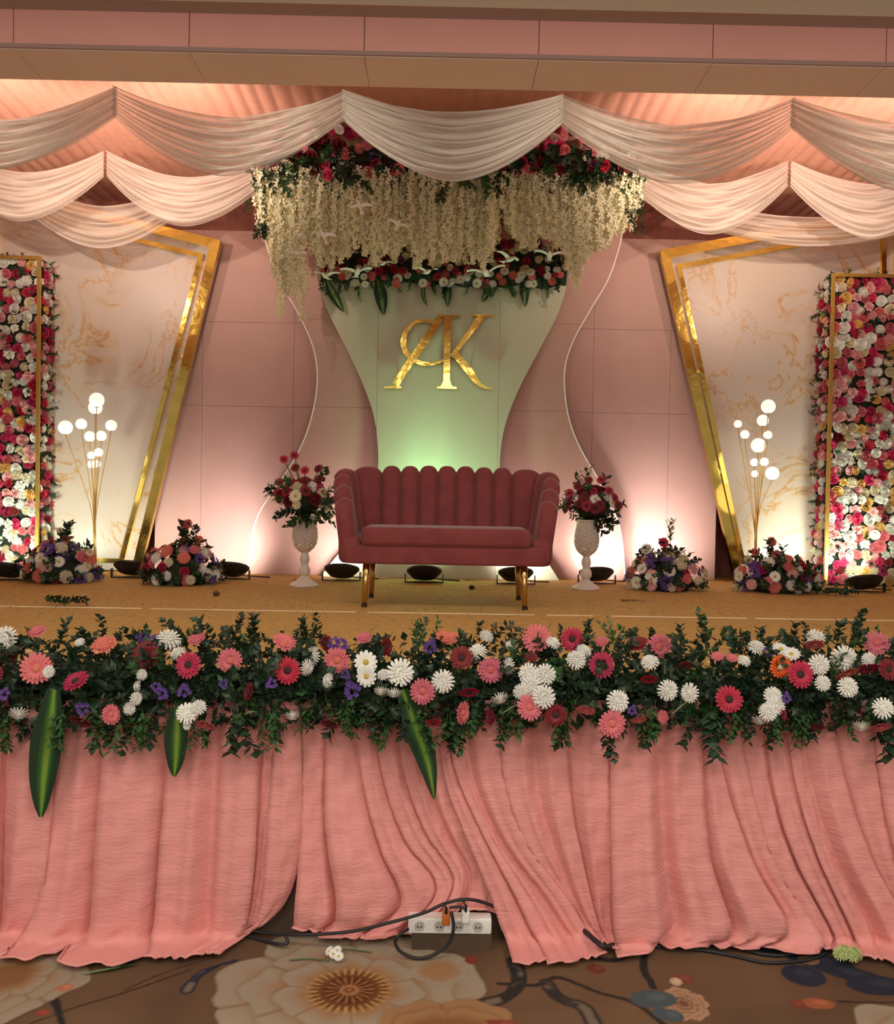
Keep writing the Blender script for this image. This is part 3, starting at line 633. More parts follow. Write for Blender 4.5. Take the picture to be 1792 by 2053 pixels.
# ================================================================== SOFA
def sofa():
    o = G(894, 1222); t = thing('loveseat', 'rose velvet two-seat sofa with channelled scallop back and gold legs', 'sofa', (P(891, 1222, o.y).x, o.y + .02, STG))
    t.rotation_euler.z = R(-.6)
    W, D, Rc = .665, .60, .20
    straight = D - Rc; arc = PI * Rc / 2; back = 2 * (W - Rc); tot = 2 * straight + 2 * arc + back
    def path(s):
        if s < straight: return Vector((-W, s, 0)), Vector((-1, 0, 0))
        s2 = s - straight
        if s2 < arc: a = s2 / Rc; return Vector((-W + Rc - Rc * math.cos(a), straight + Rc * math.sin(a), 0)), Vector((-math.cos(a), math.sin(a), 0))
        s3 = s2 - arc
        if s3 < back: return Vector((-W + Rc + s3, D, 0)), Vector((0, 1, 0))
        s4 = s3 - back
        if s4 < arc: a = s4 / Rc; return Vector((W - Rc + Rc * math.sin(a), straight + Rc * math.cos(a), 0)), Vector((math.sin(a), math.cos(a), 0))
        return Vector((W, straight - (s4 - arc), 0)), Vector((1, 0, 0))
    bounds = [0, straight / 3, straight * 2 / 3, straight, straight + arc * .5, straight + arc] + [straight + arc + back * k / 7 for k in range(1, 8)] + [tot - straight - arc * .5, tot - straight, tot - straight * 2 / 3, tot - straight / 3, tot]
    tops = [.72, .80, .875, .925, .945] + [.955, .955, .96, .96, .96, .955, .955] + [.945, .925, .875, .80, .72]
    for k, (s0, s1) in enumerate(zip(bounds, bounds[1:])):
        b = MB(); nw = 9; prof = None; arm = k < 3 or k > 13
        zt = tops[k]; zb = .30
        for i in range(nw):
            w = i / (nw - 1); p, n = path(s0 + (s1 - s0) * w); bul = math.sqrt(max(0, 1 - (2 * w - 1) ** 2)); z1 = zt - .035 * abs(2 * w - 1) ** 3
            if arm:
                slope = (.04 if k in (0, 16) else .05) * (w - .5) * (1 if k < 3 else -1); z1 += slope
            fk = {0: .045, 16: .045, 1: .07, 15: .07, 2: .09, 14: .09}.get(k, .105); fl_ = lambda f: -.035 + fk * f
            ring = []
            for h in range(8): f = h / 7; ring.append((-(.035 + .027 * bul), f, 0))
            for a in range(1, 6): an = PI * a / 6; rad = (.035 + .027 * bul + .045) / 2; ring.append((-(.035 + .027 * bul) + rad - rad * math.cos(an), 1, rad * .75 * math.sin(an)))
            for h in range(8): f = 1 - h / 7; ring.append((.045 + .008 * bul, f, 0))
            for off, f, dz in ring:
                q = p + n * (off + fl_(f)); b.v.append((q.x, q.y, zb + (z1 - .05 - zb) * f + dz))
        m = len(ring)
        for i in range(nw - 1):
            for j in range(m): b.f.append((i * m + j, i * m + (j + 1) % m, (i + 1) * m + (j + 1) % m, (i + 1) * m + j)); b.m.append(0)
        b.f += [tuple(range(m))[::-1], tuple((nw - 1) * m + j for j in range(m))]; b.m += [0, 0]
        put('arm_channel' if arm else 'back_channel', b.mesh('channel', M_velvet, True), t)
    # base and seat
    z = lambda *a: Vector(a) + t.location
    rpart('seat_base', z(-.655, -.01, .285), z(.655, .58, .41), .02, M_velvet, t, 4)
    rpart('seat_cushion', z(-.55, -.03, .405), z(.55, .53, .525), .03, M_velvet, t, 4)
    for sx in (-1, 1):
        rpart('arm_base', z(sx * .625 - .075, -.005, .285), z(sx * .625 + .075, .5, .47), .045, M_velvet, t, 4)
        for y in (.05, .55):
            b = MB(); b.tube([(sx * .515, y, .30), (sx * .525, y + (.02 if y > .3 else -.01), .012)], [.024, .017], 14); lg = put('leg', b.mesh('leg', M_leg, True), t)
            b = MB(); b.tube([(sx * .525, y + (.02 if y > .3 else -.01), .014), (sx * .5255, y + (.02 if y > .3 else -.01), 0)], [.02, .02], 14); put('foot_cap', b.mesh('foot_cap', M_black, True), lg)
    return t
sofa()

# ================================================================== UPLIGHTS
def uplight(px, py, label, target, energy, color, tilt=.25, spot=True, rad=.15, blend=1, size=116):
    p = G(px, py); p.z = STG; t = thing('stage_uplight', label, 'light', p, 'black floor uplights along the backdrop')
    b = MB(); b.lathe([(.08, .03), (.10, .03), (.145, .075), (rad, .08), (rad, .095), (rad - .012, .095), (rad - .016, .085)], 26); h = b.build('housing', M_black, t, True, (0, 0, 0)); h.rotation_euler.x = -.36; h.location.z = .014
    b = MB(); b.lathe([(rad - .018, .084), (rad - .02, .088)], 24); ln = b.build('lens', M_lens, t, False, (0, 0, 0)); ln.rotation_euler.x = -.36; ln.location.z = .014
    b = MB(); b.box((-rad - .012, -.02, .0), (-rad - .004, .02, .075)); b.box((rad + .004, -.02, 0), (rad + .012, .02, .075)); b.box((-rad - .012, -.02, 0), (rad + .012, .02, .008)); b.build('bracket', M_black, t, False, (0, 0, 0))
    b = MB(); b.tube([(.05, .05, .04), (.10, .12, .02), (.2, .2, .006), (.3, .16, .006)], .006, 6); b.build('cable', M_rubber, t, True, (0, 0, 0))
    l = lamp('SPOT', 'uplight_beam', (p.x, p.y + .02, STG + .11), energy * 2.6, color, spot_size=R(size), spot_blend=blend, shadow_soft_size=.08); aim(l, target)
YL = 7.55
warm = (1, .90, .80); grn = (.50, 1, .52); lime = (.92, 1, .78)
def U_(px, py, lab, dx, E, c, zt=.32, yt=8.15): p = G(px, py); uplight(px, py, 'black round floor uplight ' + lab, (p.x + dx, yt, STG + zt), E, c)
U_(262, 1158, 'by the foot of the marble screen with the twin-top globe lamp', -.15, 13, lime)
U_(462, 1161, 'beside the tall cone of coral flowers', -.2, 34, warm)
U_(684, 1164, 'behind the sofa beside a pedestal vase, at the mint panel', -.1, 24, warm)
U_(850, 1168, 'on the floor behind the middle of the sofa', .1, 60, grn, .9)
U_(1034, 1171, 'behind the gold rear leg of the sofa', .2, 24, warm)
U_(1196, 1170, 'behind the pedestal vase with a leafy sprig on top', .15, 34, warm)
U_(1330, 1171, 'hidden behind the daisy mound with the leafy spire', .1, 30, warm)
U_(10, 1163, 'under the flower wall with crimson roses', -.1, 34, lime, .6, 7.95)
U_(1734, 1187, 'under the flower wall with magenta roses', .05, 34, lime, .6, 7.95)
U_(1590, 1176, 'hidden behind the low mound of coral flowers', .0, 12, lime)

# ================================================================== GLOBE LAMPS
def globe_lamp(label, base, globes, Y, joint):
    bp = G(*base); bp.z = STG; Y = bp.y; t = thing('globe_floor_lamp', label, 'lamp', bp, 'gold globe lamps')
    b = MB(); b.lathe([(.10, 0), (.10, .008), (.095, .014), (.02, .02), (.012, .05)], 24, bp); b.build('base', M_goldp, t, True)
    j = P(*joint, Y); b = MB(); b.tube([(bp.x, Y, STG + .02), (j.x, Y, j.z - .25), (j.x, Y, j.z)], [.013, .012, .010], 10); b.build('stem', M_goldp, t, True)
    for i, (gx, gy, d) in enumerate(globes):
        dy = ((i * 37) % 7 - 3) * .028; g = P(gx, gy, Y + dy); r = d / 2 / ppm(Y); s = Vector((j.x, Y, j.z - .28 + .02 * (i % 4))); m = Vector((j.x + (g.x - j.x) * .22, Y + dy * .3, j.z + .04))
        b = MB(); b.tube(catmull([s, m, Vector((g.x, g.y, g.z - r * .95))], 12), .0035, 6); br = b.build('branch', M_goldp, t, True)
        b = MB(); n = 16; b.lathe([(max(.001, r * math.sin(PI * k / n)), -r * math.cos(PI * k / n)) for k in range(n + 1)], 20); gl_ = put('globe', b.mesh('globe', M_globe, True), br, (g.x - bp.x, g.y - bp.y, g.z - bp.z))
        b = MB(); b.lathe([(r * .3, -r * 1.02), (r * .34, -r * .9), (r * .2, -r * .88)], 10); put('globe_cap', b.mesh('globe_cap', M_goldp), br, (g.x - bp.x, g.y - bp.y, g.z - bp.z))
    for dx, dz, e in ((0, .32, 2.0), (0, .05, 1.3)): lamp('POINT', 'globe_glow', (j.x + dx, Y - .16, j.z + dz + .1), e, (1, .9, .66), shadow_soft_size=.18)
globe_lamp('gold stemmed lamp with glowing globes, two large globes stacked at the top', (192, 1152), [(194, 802, 29), (191, 817, 27), (131, 857, 28), (163, 850, 22), (223, 853, 22), (180, 875, 21), (203, 874, 21), (198, 907, 17), (183, 913, 15), (184, 931, 16), (195, 930, 15)], 7.7, (190, 1010))
globe_lamp('gold stemmed lamp with glowing globes, a single large globe leaning at the top', (1514, 1172), [(1540, 815, 28), (1529, 843, 23), (1479, 850, 16), (1493, 871, 18), (1539, 872, 17), (1520, 893, 29), (1512, 927, 16), (1532, 926, 17), (1548, 949, 27), (1513, 950, 14)], 7.7, (1516, 1030))

# ================================================================== VASES AND BOUQUETS
def vase(px, py, label):
    p = G(px, py); p.z = STG; t = thing('pedestal_vase', label, 'vase', p)
    b = MB(); b.lathe([(.112, 0), (.114, .012), (.105, .022), (.06, .048), (.036, .066), (.030, .085)], 28); b.build('foot', M_vasep, t, True, (0, 0, 0))
    b = MB(); b.lathe([(.030, .083), (.044, .10), (.047, .125), (.040, .15), (.029, .165), (.028, .175), (.036, .195), (.041, .215), (.036, .24), (.028, .258), (.030, .27)], 20); b.build('stem', M_vasep, t, True, (0, 0, 0))
    b = MB(); pr = [(.03, .266), (.055, .285), (.078, .31), (.094, .345), (.10, .385), (.099, .425), (.092, .465), (.084, .50), (.082, .53), (.090, .56), (.082, .56), (.074, .52)]
    pz = np.linspace(pr[0][1], .56, 21); pr = [(float(np.interp(q, [z_ for r_, z_ in pr[:10]], [r_ for r_, z_ in pr[:10]])), float(q)) for q in pz] + [(.08, .56), (.074, .52)]
    nv_ = 22; vs = []; fs = []
    for j, (r, z) in enumerate(pr):
        for k in range(nv_): q = r * (1 + (.055 if (j + k) % 2 else -.045) * (1 if 1 < j < 18 else .15)); vs.append((q * math.cos(2 * PI * k / nv_), q * math.sin(2 * PI * k / nv_), z))
    for j in range(len(pr) - 1):
        for k in range(nv_):
            a_, b_, c_, d_ = j * nv_ + k, j * nv_ + (k + 1) % nv_, (j + 1) * nv_ + (k + 1) % nv_, (j + 1) * nv_ + k
            fs += [(a_, b_, c_), (a_, c_, d_)] if (j + k) % 2 == 0 else [(a_, b_, d_), (b_, c_, d_)]
    b.add(vs, fs); b.build('faceted_bowl', M_vase, t, False, (0, 0, 0)); return p
def cluster(t, c, rx, ry, rz, n, pal, size, sprigs, srange, sprk, seed, zmin=-.2, fwd=.5, front_only=True, core=True, lift=0):
    rnd = random.Random(seed)
    if core:
        b = MB(); m = 12; b.lathe([(max(.002, rx * .72 * math.sin(PI * k / m)), -rz * .72 * math.cos(PI * k / m)) for k in range(m + 1)], 14, (0, 0, 0), 0, lambda j, k: 1 + .1 * math.sin(3 * k + 2 * j)); put('foliage_core', b.mesh('foliage_core', M_foam, True), t, Vector(c) - t.location)
    ga = PI * (3 - 5 ** .5)
    for k in range(n):
        z = zmin + (1 - zmin) * (k + .5) / n; z += rnd.uniform(-.05, .05); r = math.sqrt(max(.0, 1 - z * z)); a = ga * k + rnd.uniform(-.3, .3); d = Vector((r * math.cos(a), r * math.sin(a), z)); q = rnd.uniform(.98, 1.18)
        kd, cl, sc = rnd.choice(pal); flower(t, kd, cl, Vector(c) + Vector((d.x * rx * q, d.y * ry * q, d.z * rz * q)), (d.x, d.y - .35, d.z * .8), size * sc * rnd.uniform(.85, 1.15))
    for k in range(sprigs):
        z = rnd.uniform(zmin - .15, 1); a = rnd.uniform(0, 2 * PI); r = math.sqrt(max(0, 1 - min(1, z * z))); d = Vector((r * math.cos(a), r * math.sin(a), z)); s = rnd.uniform(*srange)
        leafs(t, rnd.choice(sprk), Vector(c) + Vector((d.x * rx, d.y * ry, d.z * rz)) * .55, d + Vector((0, -.1, .1)), s)
RW = [('gerbera', 'crimson', 1), ('gerbera', 'dark', 1), ('rose', 'dark', .9), ('gerbera', 'crimson', .9), ('daisy', 'white', .95), ('daisy', 'cream', 1), ('mum', 'cream', .95), ('mum', 'white', .9), ('gerbera', 'dark', .95)]
pv = vase(610, 1175, 'white pedestal vase with faceted pearl bowl holding the red bouquet with tall stems')
bq = thing('bouquet', 'bouquet of tall dark red gerberas and cream daisies spilling from its vase', 'bouquet', pv + Vector((0, 0, .535)))
c = pv + Vector((-.01, 0, .675)); cluster(bq, c, .17, .15, .15, 40, RW, .096, 14, (.14, .22), (0, 1, 2, 3), 21, -.25)
for (px, py, cl) in ((569, 921, 'crimson'), (590, 913, 'crimson'), (592, 938, 'dark'), (611, 943, 'crimson'), (638, 940, 'dark'), (640, 960, 'dark'), (561, 967, 'crimson'), (591, 970, 'dark'), (556, 988, 'crimson')):
    q = P(px, py, pv.y - .05); flower(bq, 'gerbera', cl, q, (U(-.4, .4), -1, .4), .075)
    b = MB(); b.tube([q + Vector((0, .01, -.005)), c.lerp(q, .35)], .004, 5); b.build('stem', M_stem, bq)
for k in range(12): leafs(bq, random.choice((0, 1, 2)), c + Vector((U(-.1, .1), U(-.1, .05), -.07)), (U(-1.2, 1.2), U(-.8, .3), U(-.7, 0)), U(.16, .22))
pv = vase(1174, 1181, 'white pedestal vase with faceted pearl bowl holding the bouquet topped by a leafy sprig')
bq = thing('bouquet', 'rounded bouquet of dark red gerberas and cream daisies with leafy sprig on top', 'bouquet', pv + Vector((0, 0, .535)))
c = pv + Vector((.04, 0, .66)); cluster(bq, c, .19, .16, .14, 44, RW, .098, 14, (.13, .2), (0, 1, 2, 3), 22, -.15)
for k, (dx, sz) in enumerate(((-.09, .22), (-.05, .26), (-.11, .18), (-.07, .2))): leafs(bq, (3, 5, 2, 5)[k], c + Vector((dx, 0, .08)), (U(-.2, .2), -.1, 1), sz)
for (px, py, cl) in ((1205, 962, 'crimson'), (1180, 963, 'dark'), (1158, 975, 'dark'), (1142, 988, 'crimson'), (1221, 984, 'crimson'), (1240, 1013, 'dark'), (1160, 1010, 'dark'), (1190, 985, 'crimson'), (1206, 1022, 'dark')):
    q = P(px, py, pv.y - .13); flower(bq, 'gerbera', cl, q, (U(-.4, .4), -1, .4), .075)
for k in range(8): leafs(bq, random.choice((0, 1, 2)), c + Vector((U(-.1, .1), U(-.1, .05), -.07)), (U(-1.2, 1.2), U(-.8, .3), U(-.6, 0)), U(.14, .2))

# floor arrangements
FA = [('gerbera', 'coral', 1), ('gerbera', 'coral', 1.05), ('gerbera', 'pink', 1), ('mum', 'pale', 1), ('daisy', 'white', 1), ('mum', 'white', .95), ('statice', 'purple', 1.0), ('mum', 'cream', .9), ('rose', 'crimson', .7)]
FW = FA + [('daisy', 'white', 1.05), ('mum', 'cream', 1), ('statice', 'purple', 1.2)]
def mound(px, py, label, rx, rz, pal, seed, n, tall):
    p = G(px, py); p.z = STG; t = thing('floor_flower_arrangement', label, 'flower arrangement', p)
    c = p + Vector((0, 0, .07)); cluster(t, c, rx, rx * .72, rz, n + 16, pal, .098, 26, (.12, .20), (0, 0, 1, 2, 4), seed, -.25)
    for k in range(16):
        a = k * .8; leafs(t, random.choice((0, 1, 4)), p + Vector((rx * .6 * math.cos(a), rx * .5 * math.sin(a), .045)), (math.cos(a), math.sin(a) * .8, .18), U(.12, .18))
    for (qx, qy, kd, cl, d) in tall:
        q = P(qx, qy, p.y - .03); flower(t, kd, cl, q, (U(-.3, .3), -1, .55), d / ppm(p.y))
        b = MB(); b.tube([q + Vector((0, .015, -.01)), c.lerp(q, .3)], .005, 5); b.build('stem', M_stem, t)
        leafs(t, random.choice((0, 1, 4)), c.lerp(q, .45), q - c, (q - c).length * .6); leafs(t, random.choice((0, 2, 4)), c.lerp(q, .35), q - c + Vector((U(-.15, .15), 0, 0)), (q - c).length * .55)
    settle(t, STG + .001); return t
mound(118, 1166, 'low floor arrangement of cream, coral and violet flowers beside the flower wall with crimson roses', .26, .22, FW, 31, 46,
      [(140, 1052, 'daisy', 'cream', 18), (131, 1082, 'gerbera', 'coral', 24), (120, 1063, 'mum', 'cream', 14), (150, 1098, 'statice', 'purple', 18), (103, 1088, 'gerbera', 'coral', 16), (180, 1108, 'daisy', 'cream', 18), (127, 1108, 'daisy', 'white', 22)])
mound(364, 1170, 'tall cone of coral gerberas and dark leaves on the stage floor', .27, .22, FA, 32, 46,
      [(374, 1052, 'gerbera', 'coral', 26), (369, 1086, 'gerbera', 'coral', 22), (398, 1083, 'gerbera', 'coral', 22), (394, 1063, 'statice', 'purple', 14), (310, 1108, 'gerbera', 'coral', 24), (412, 1110, 'gerbera', 'pink', 26), (352, 1106, 'gerbera', 'coral', 20), (398, 1102, 'mum', 'cream', 18)])
tt = mound(1334, 1182, 'floor mound of cream daisies and violet flowers topped by a red gerbera and leafy spire', .28, .21, FW, 33, 48,
      [(1330, 1088, 'gerbera', 'crimson', 24), (1296, 1101, 'daisy', 'white', 24), (1332, 1118, 'mum', 'pale', 24), (1348, 1105, 'mum', 'cream', 15), (1372, 1122, 'daisy', 'cream', 18), (1303, 1121, 'mum', 'pale', 18), (1301, 1172, 'daisy', 'white', 24), (1377, 1160, 'daisy', 'white', 20)])
for k in range(3): leafs(tt, 5 if k else 3, P(1343, 1090, tt.location.y), (U(-.1, .3), 0, 1), .19)
mound(1560, 1186, 'floor mound of coral gerberas and white daisies beside the flower wall with magenta roses', .30, .19, FA, 34, 50,
      [(1547, 1086, 'gerbera', 'coral', 22), (1557, 1114, 'gerbera', 'coral', 26), (1513, 1107, 'gerbera', 'coral', 18), (1586, 1133, 'gerbera', 'pink', 22), (1565, 1140, 'gerbera', 'coral', 22), (1522, 1141, 'gerbera', 'coral', 24), (1627, 1155, 'gerbera', 'coral', 26), (1611, 1138, 'gerbera', 'coral', 20), (1585, 1145, 'daisy', 'white', 22), (1605, 1177, 'daisy', 'white', 22), (1500, 1122, 'mum', 'cream', 20), (1520, 1172, 'gerbera', 'coral', 24), (1480, 1182, 'mum', 'cream', 22)])

# ================================================================== FLORAL CANOPY
YC = 6.75
can = thing('floral_canopy', 'hanging floral canopy with long strings of cream blossom over the sofa', 'flower canopy', (P(895, 350, YC).x, YC + .4, P(895, 350, YC).z))
xL, xR = P(512, 350, YC).x, P(1278, 360, YC).x; zC = can.location.z
b = MB()
for y in (YC + .08, YC + .45, YC + .85): b.tube([(xL + .05, y, zC + .05), (xR - .05, y, zC + .05)], .014, 6)
for x in np.linspace(xL + .05, xR - .05, 6): b.tube([(x, YC + .08, zC + .05), (x, YC + .85, zC + .05)], .012, 6)
b.build('frame', M_black, can)
for x in (xL + .3, 0, xR - .3):
    for y in (YC + .1, YC + .8): b = MB(); b.tube([(x, y, zC + .05), (x, y, CZ + .06)], .006, 5); b.build('hanging_wire', M_black, can)
b = MB(); b.box((xL + .1, YC + .06, zC + .03), (xR - .1, YC + .5, zC + .10)); 
b = MB(); b.grid(40, 8, lambda u, v: (xL + .1 + (xR - xL - .2) * u, YC + .04 + .45 * v, zC + .06 + .36 * math.sin(PI * min(1, v * .9 + .05)) * (.6 + .4 * math.sin(u * 9 + 1) ** 2))); b.build('moss_bank', M_foam, can, True)
# strands
def strand(L, seed):
    rnd = random.Random(seed); b = MB(); n = int(L / .0105)
    b.tube([(0, 0, 0), (0, 0, -L)], .0022, 4)
    for k in range(n):
        z = -L * (k + .5) / n; a = k * 2.1 + rnd.uniform(-.5, .5); tp = min(1, .45 + 3 * (1 - k / n)); r = rnd.uniform(.012, .046) * tp; c = Vector((r * math.cos(a), r * math.sin(a), z)); s = rnd.uniform(.017, .026)
        n1 = Vector((math.cos(a), math.sin(a), rnd.uniform(-.6, .3))).normalized(); t1 = n1.cross(Vector((0, 0, 1))).normalized(); t2 = n1.cross(t1)
        for j in range(4):
            an = PI / 2 * j + rnd.uniform(0, 1); d = (t1 * math.cos(an) + t2 * math.sin(an)); e = (t1 * -math.sin(an) + t2 * math.cos(an))
            b.add([c, c + d * s * .7 + e * s * .45 + n1 * s * .3, c + d * s * 1.2 + n1 * s * .1, c + d * s * .7 - e * s * .45 + n1 * s * .3], [(0, 1, 2, 3)])
    return b
STR = {L: strand(L, i) .mesh('blossom_strand', M_string) for i, L in enumerate((.3, .42, .54, .66, .8, .95, 1.1))}
env = [(512, 452), (525, 470), (540, 515), (555, 560), (568, 640), (580, 575), (592, 545), (606, 505), (622, 500), (640, 540), (660, 545), (700, 520), (725, 480), (745, 540), (790, 530), (818, 480), (835, 540), (880, 528), (930, 520), (975, 550), (990, 535), (1003, 430), (1012, 470), (1040, 505), (1075, 500), (1090, 470), (1110, 500), (1130, 505), (1150, 580), (1165, 560), (1180, 520), (1205, 512), (1228, 490), (1245, 460), (1262, 440), (1278, 445)]
def hang(px, Y, top_z, bot_py):
    p = P(px, bot_py, Y); L = max(.25, top_z - p.z); k = min(STR, key=lambda q: abs(q - L)); o = put('blossom_strand', STR[k], can, Vector((p.x, Y, top_z)) - can.location, Euler((U(-.03, .03), U(-.03, .03), U(0, 6.3))).to_quaternion(), (1, 1, L / k)); return o
x = 514
while x < 1282:
    eb = float(np.interp(x, [e[0] for e in env], [e[1] for e in env])); hang(x, YC + U(0, .12), zC + .03, eb - U(0, 45)); x += U(5.5, 8)
x = 524
while x < 1270:
    eb = float(np.interp(x, [e[0] for e in env], [e[1] for e in env])); 
    if not (998 < x < 1016): hang(x, YC + U(.3, .7), zC + .03, eb - U(-5, 40))
    x += U(7.5, 11)
for px, bot, tilt in ((560, 600, .05), (572, 642, .06), (566, 585, .03), (548, 560, -.02), (553, 535, -.02), (583, 590, .05), (590, 560, .06), (1156, 582, 0)):
    o = hang(px + 18 * (tilt > 0), YC + U(-.02, .1), zC + .03, bot); o.rotation_euler = (0, tilt, U(0, 6))
# top bank flowers
BK = [('rose', 'crimson', 1), ('gerbera', 'hot', 1), ('rose', 'pink', 1), ('gerbera', 'pink', 1), ('rose', 'hot', 1), ('rose', 'dark', 1), ('mum', 'cream', .9), ('statice', 'purple', 1), ('rose', 'white', .8)]
for k in range(230):
    px = U(520, 1272); py = U(255, 352); kd, cl, s = random.choice(BK); q = P(px, py, YC + U(.0, .10)); flower(can, kd, cl, q, (U(-.5, .5), -1, U(-.6, .1)), .092 * s * U(.8, 1.2))
for k in range(150):
    px = U(505, 1288); q = P(px, U(285, 355), YC + U(-.02, .15)); leafs(can, random.choice((0, 1, 2, 4)), q, (U(-.5, .5), U(-.6, .1), U(-1, -.1)), U(.12, .22))
for k in range(22):
    px = random.choice((U(500, 530), U(1250, 1290))); q = P(px, U(350, 450), YC + .05); leafs(can, random.choice((0, 4, 2)), q, (U(-.4, .4), -.2, -1), U(.09, .14))

# floral crest on the green panel
cr_ = thing('floral_crest', 'row of red, coral and white flowers along the top of the green panel', 'flower arrangement', P(888, 570, YG))
b = MB(); pA, pB = P(645, 530, YG), P(1135, 540, YG); b.grid(30, 8, lambda u, v: (pA.x + (pB.x - pA.x) * u, YG - .001 - .08 * math.sin(PI * v), pA.z - .16 + .32 * v + .02 * math.sin(u * 40))); b.build('moss_bank', M_foam, cr_, True)
CK = [('gerbera', 'coral', 1), ('gerbera', 'crimson', 1), ('gerbera', 'dark', 1), ('rose', 'dark', 1), ('daisy', 'white', 1), ('mum', 'white', .9), ('mum', 'cream', .9), ('rose', 'cream', .9), ('rose', 'crimson', .9), ('statice', 'purple', 1), ('gerbera', 'coral', .9)]
for k in range(180):
    px = 645 + 490 * ((k * .6180339) % 1); py = U(488, 572); kd, cl, s = random.choice(CK)
    if py > 545: kd, cl, s = random.choice([('daisy', 'white', 1), ('gerbera', 'coral', 1), ('gerbera', 'pink', .9), ('daisy', 'white', 1), ('mum', 'white', .9), ('gerbera', 'crimson', .9)])
    flower(cr_, kd, cl, P(px, py, YG - .10 + U(-.02, .02)), (U(-.4, .4), -1, U(-.3, .5)), .078 * s * U(.8, 1.15))
for k in range(60):
    px = U(640, 1138); leafs(cr_, random.choice((2, 3, 3, 0, 4)), P(px, U(545, 572), YG - .06), (U(-.4, .4), -.35, -1), U(.07, .14))
for k in range(30): leafs(cr_, random.choice((0, 1, 4)), P(U(640, 1138), U(490, 540), YG - .06), (U(-.6, .6), -1, U(-.4, .6)), U(.08, .12))
for pts, w in ((((655, 562), (668, 590), (688, 624)), 20), (((757, 560), (764, 595), (769, 630)), 26), (((893, 550), (897, 585), (897, 614)), 19), (((980, 570), (975, 588), (968, 604)), 16), (((1050, 560), (1052, 590), (1053, 614)), 19), (((850, 565), (848, 590), (856, 612)), 9)):
    big_leaf(cr_, pts, w, YG - .09)

# dove ornaments
def dove_parts():
    body = MB(); n = 10; prof = [(.0, -.5), (.10, -.42), (.15, -.25), (.19, 0), (.17, .2), (.11, .34), (.12, .42), (.09, .52), (.03, .57), (.012, .64)]
    vs = []
    for r, x in prof:
        for k in range(n): a = 2 * PI * k / n; vs.append((x, r * math.cos(a) + .0, r * math.sin(a) + .10 * max(0, x - .15)))
    body.add(vs, [(i * n + k, i * n + (k + 1) % n, (i + 1) * n + (k + 1) % n, (i + 1) * n + k) for i in range(len(prof) - 1) for k in range(n)])
    wing = MB(); wing.grid(8, 4, lambda u, v: ((.18 - .4 * v) * (1 - .45 * u) - .25 * u * u, .1 + u * .95, .08 + .28 * math.sin(u * 1.9) - .04 * v + .02 * math.sin(v * 9)))
    wing.grid(8, 4, lambda u, v: ((.18 - .4 * v) * (1 - .45 * u) - .25 * u * u, .1 + u * .95, .055 + .28 * math.sin(u * 1.9) - .04 * v))
    tail = MB(); tail.grid(4, 5, lambda u, v: (-.4 - .5 * u, (v - .5) * (.12 + .4 * u), .02 * math.cos((v - .5) * 5))); tail.grid(4, 5, lambda u, v: (-.4 - .5 * u, (v - .5) * (.12 + .4 * u), .02 * math.cos((v - .5) * 5) - .02))
    wing2 = MB(); wing2.v = [(x, -y, z) for x, y, z in wing.v]; wing2.f = [f[::-1] for f in wing.f]; wing2.m = wing.m[:]
    return body.mesh('body', M_dove, True), wing.mesh('wing', M_dove, True), wing2.mesh('wing', M_dove, True), tail.mesh('tail', M_dove, True)
DV = dove_parts()
def dove(px, py, Y, span, rot, label, group):
    t = thing('dove_ornament', label, 'ornament', P(px, py, Y), group); s = span / ppm(Y) / 2.0
    t.rotation_euler = rot; t.scale = (s, s, s)
    for nm, me in zip(('body', 'wing', 'wing', 'tail'), DV): put(nm, me, t)
for px, py, sp, rz_, lb in ((652, 553, 54, -.3, 'white dove ornament at the flower row above the first striped leaf'), (716, 546, 62, .25, 'white dove ornament with wide level wings at the flower row above the longest striped leaf'), (856, 545, 52, .5, 'white dove ornament turned aside above the thin curled leaf'), (975, 548, 74, -.1, 'widest white dove ornament low on the flower row above the short striped leaf'), (1022, 520, 56, .7, 'tilted white dove ornament high on the flower row above the coral gerberas'), (1102, 512, 60, -.1, 'white dove ornament at the end of the flower row near the dark red roses'), (768, 528, 42, .4, 'small white dove ornament tucked high in the flower row')):
    dove(px, py, YG - .245, sp, (U(-.15, .15), U(-.15, .1), -PI / 2 + rz_), lb, 'white doves along the flower row')
for px, py, sp, lb in ((721, 413, 40, 'topmost white dove ornament among the cream blossom strings'), (798, 450, 38, 'white dove ornament among the middle blossom strings, alone'), (602, 472, 28, 'tiny white dove ornament beside a larger one in the blossom strings'), (648, 472, 44, 'larger of two level white doves in the blossom strings'), (598, 508, 28, 'lowest white dove ornament above the long trailing blossom string')):
    dove(px, py, YC - .20, sp * 1.05, (U(-.3, .3), U(-.8, -.3), -PI / 2 + U(-.7, .7)), lb, 'white doves among the blossom strings')

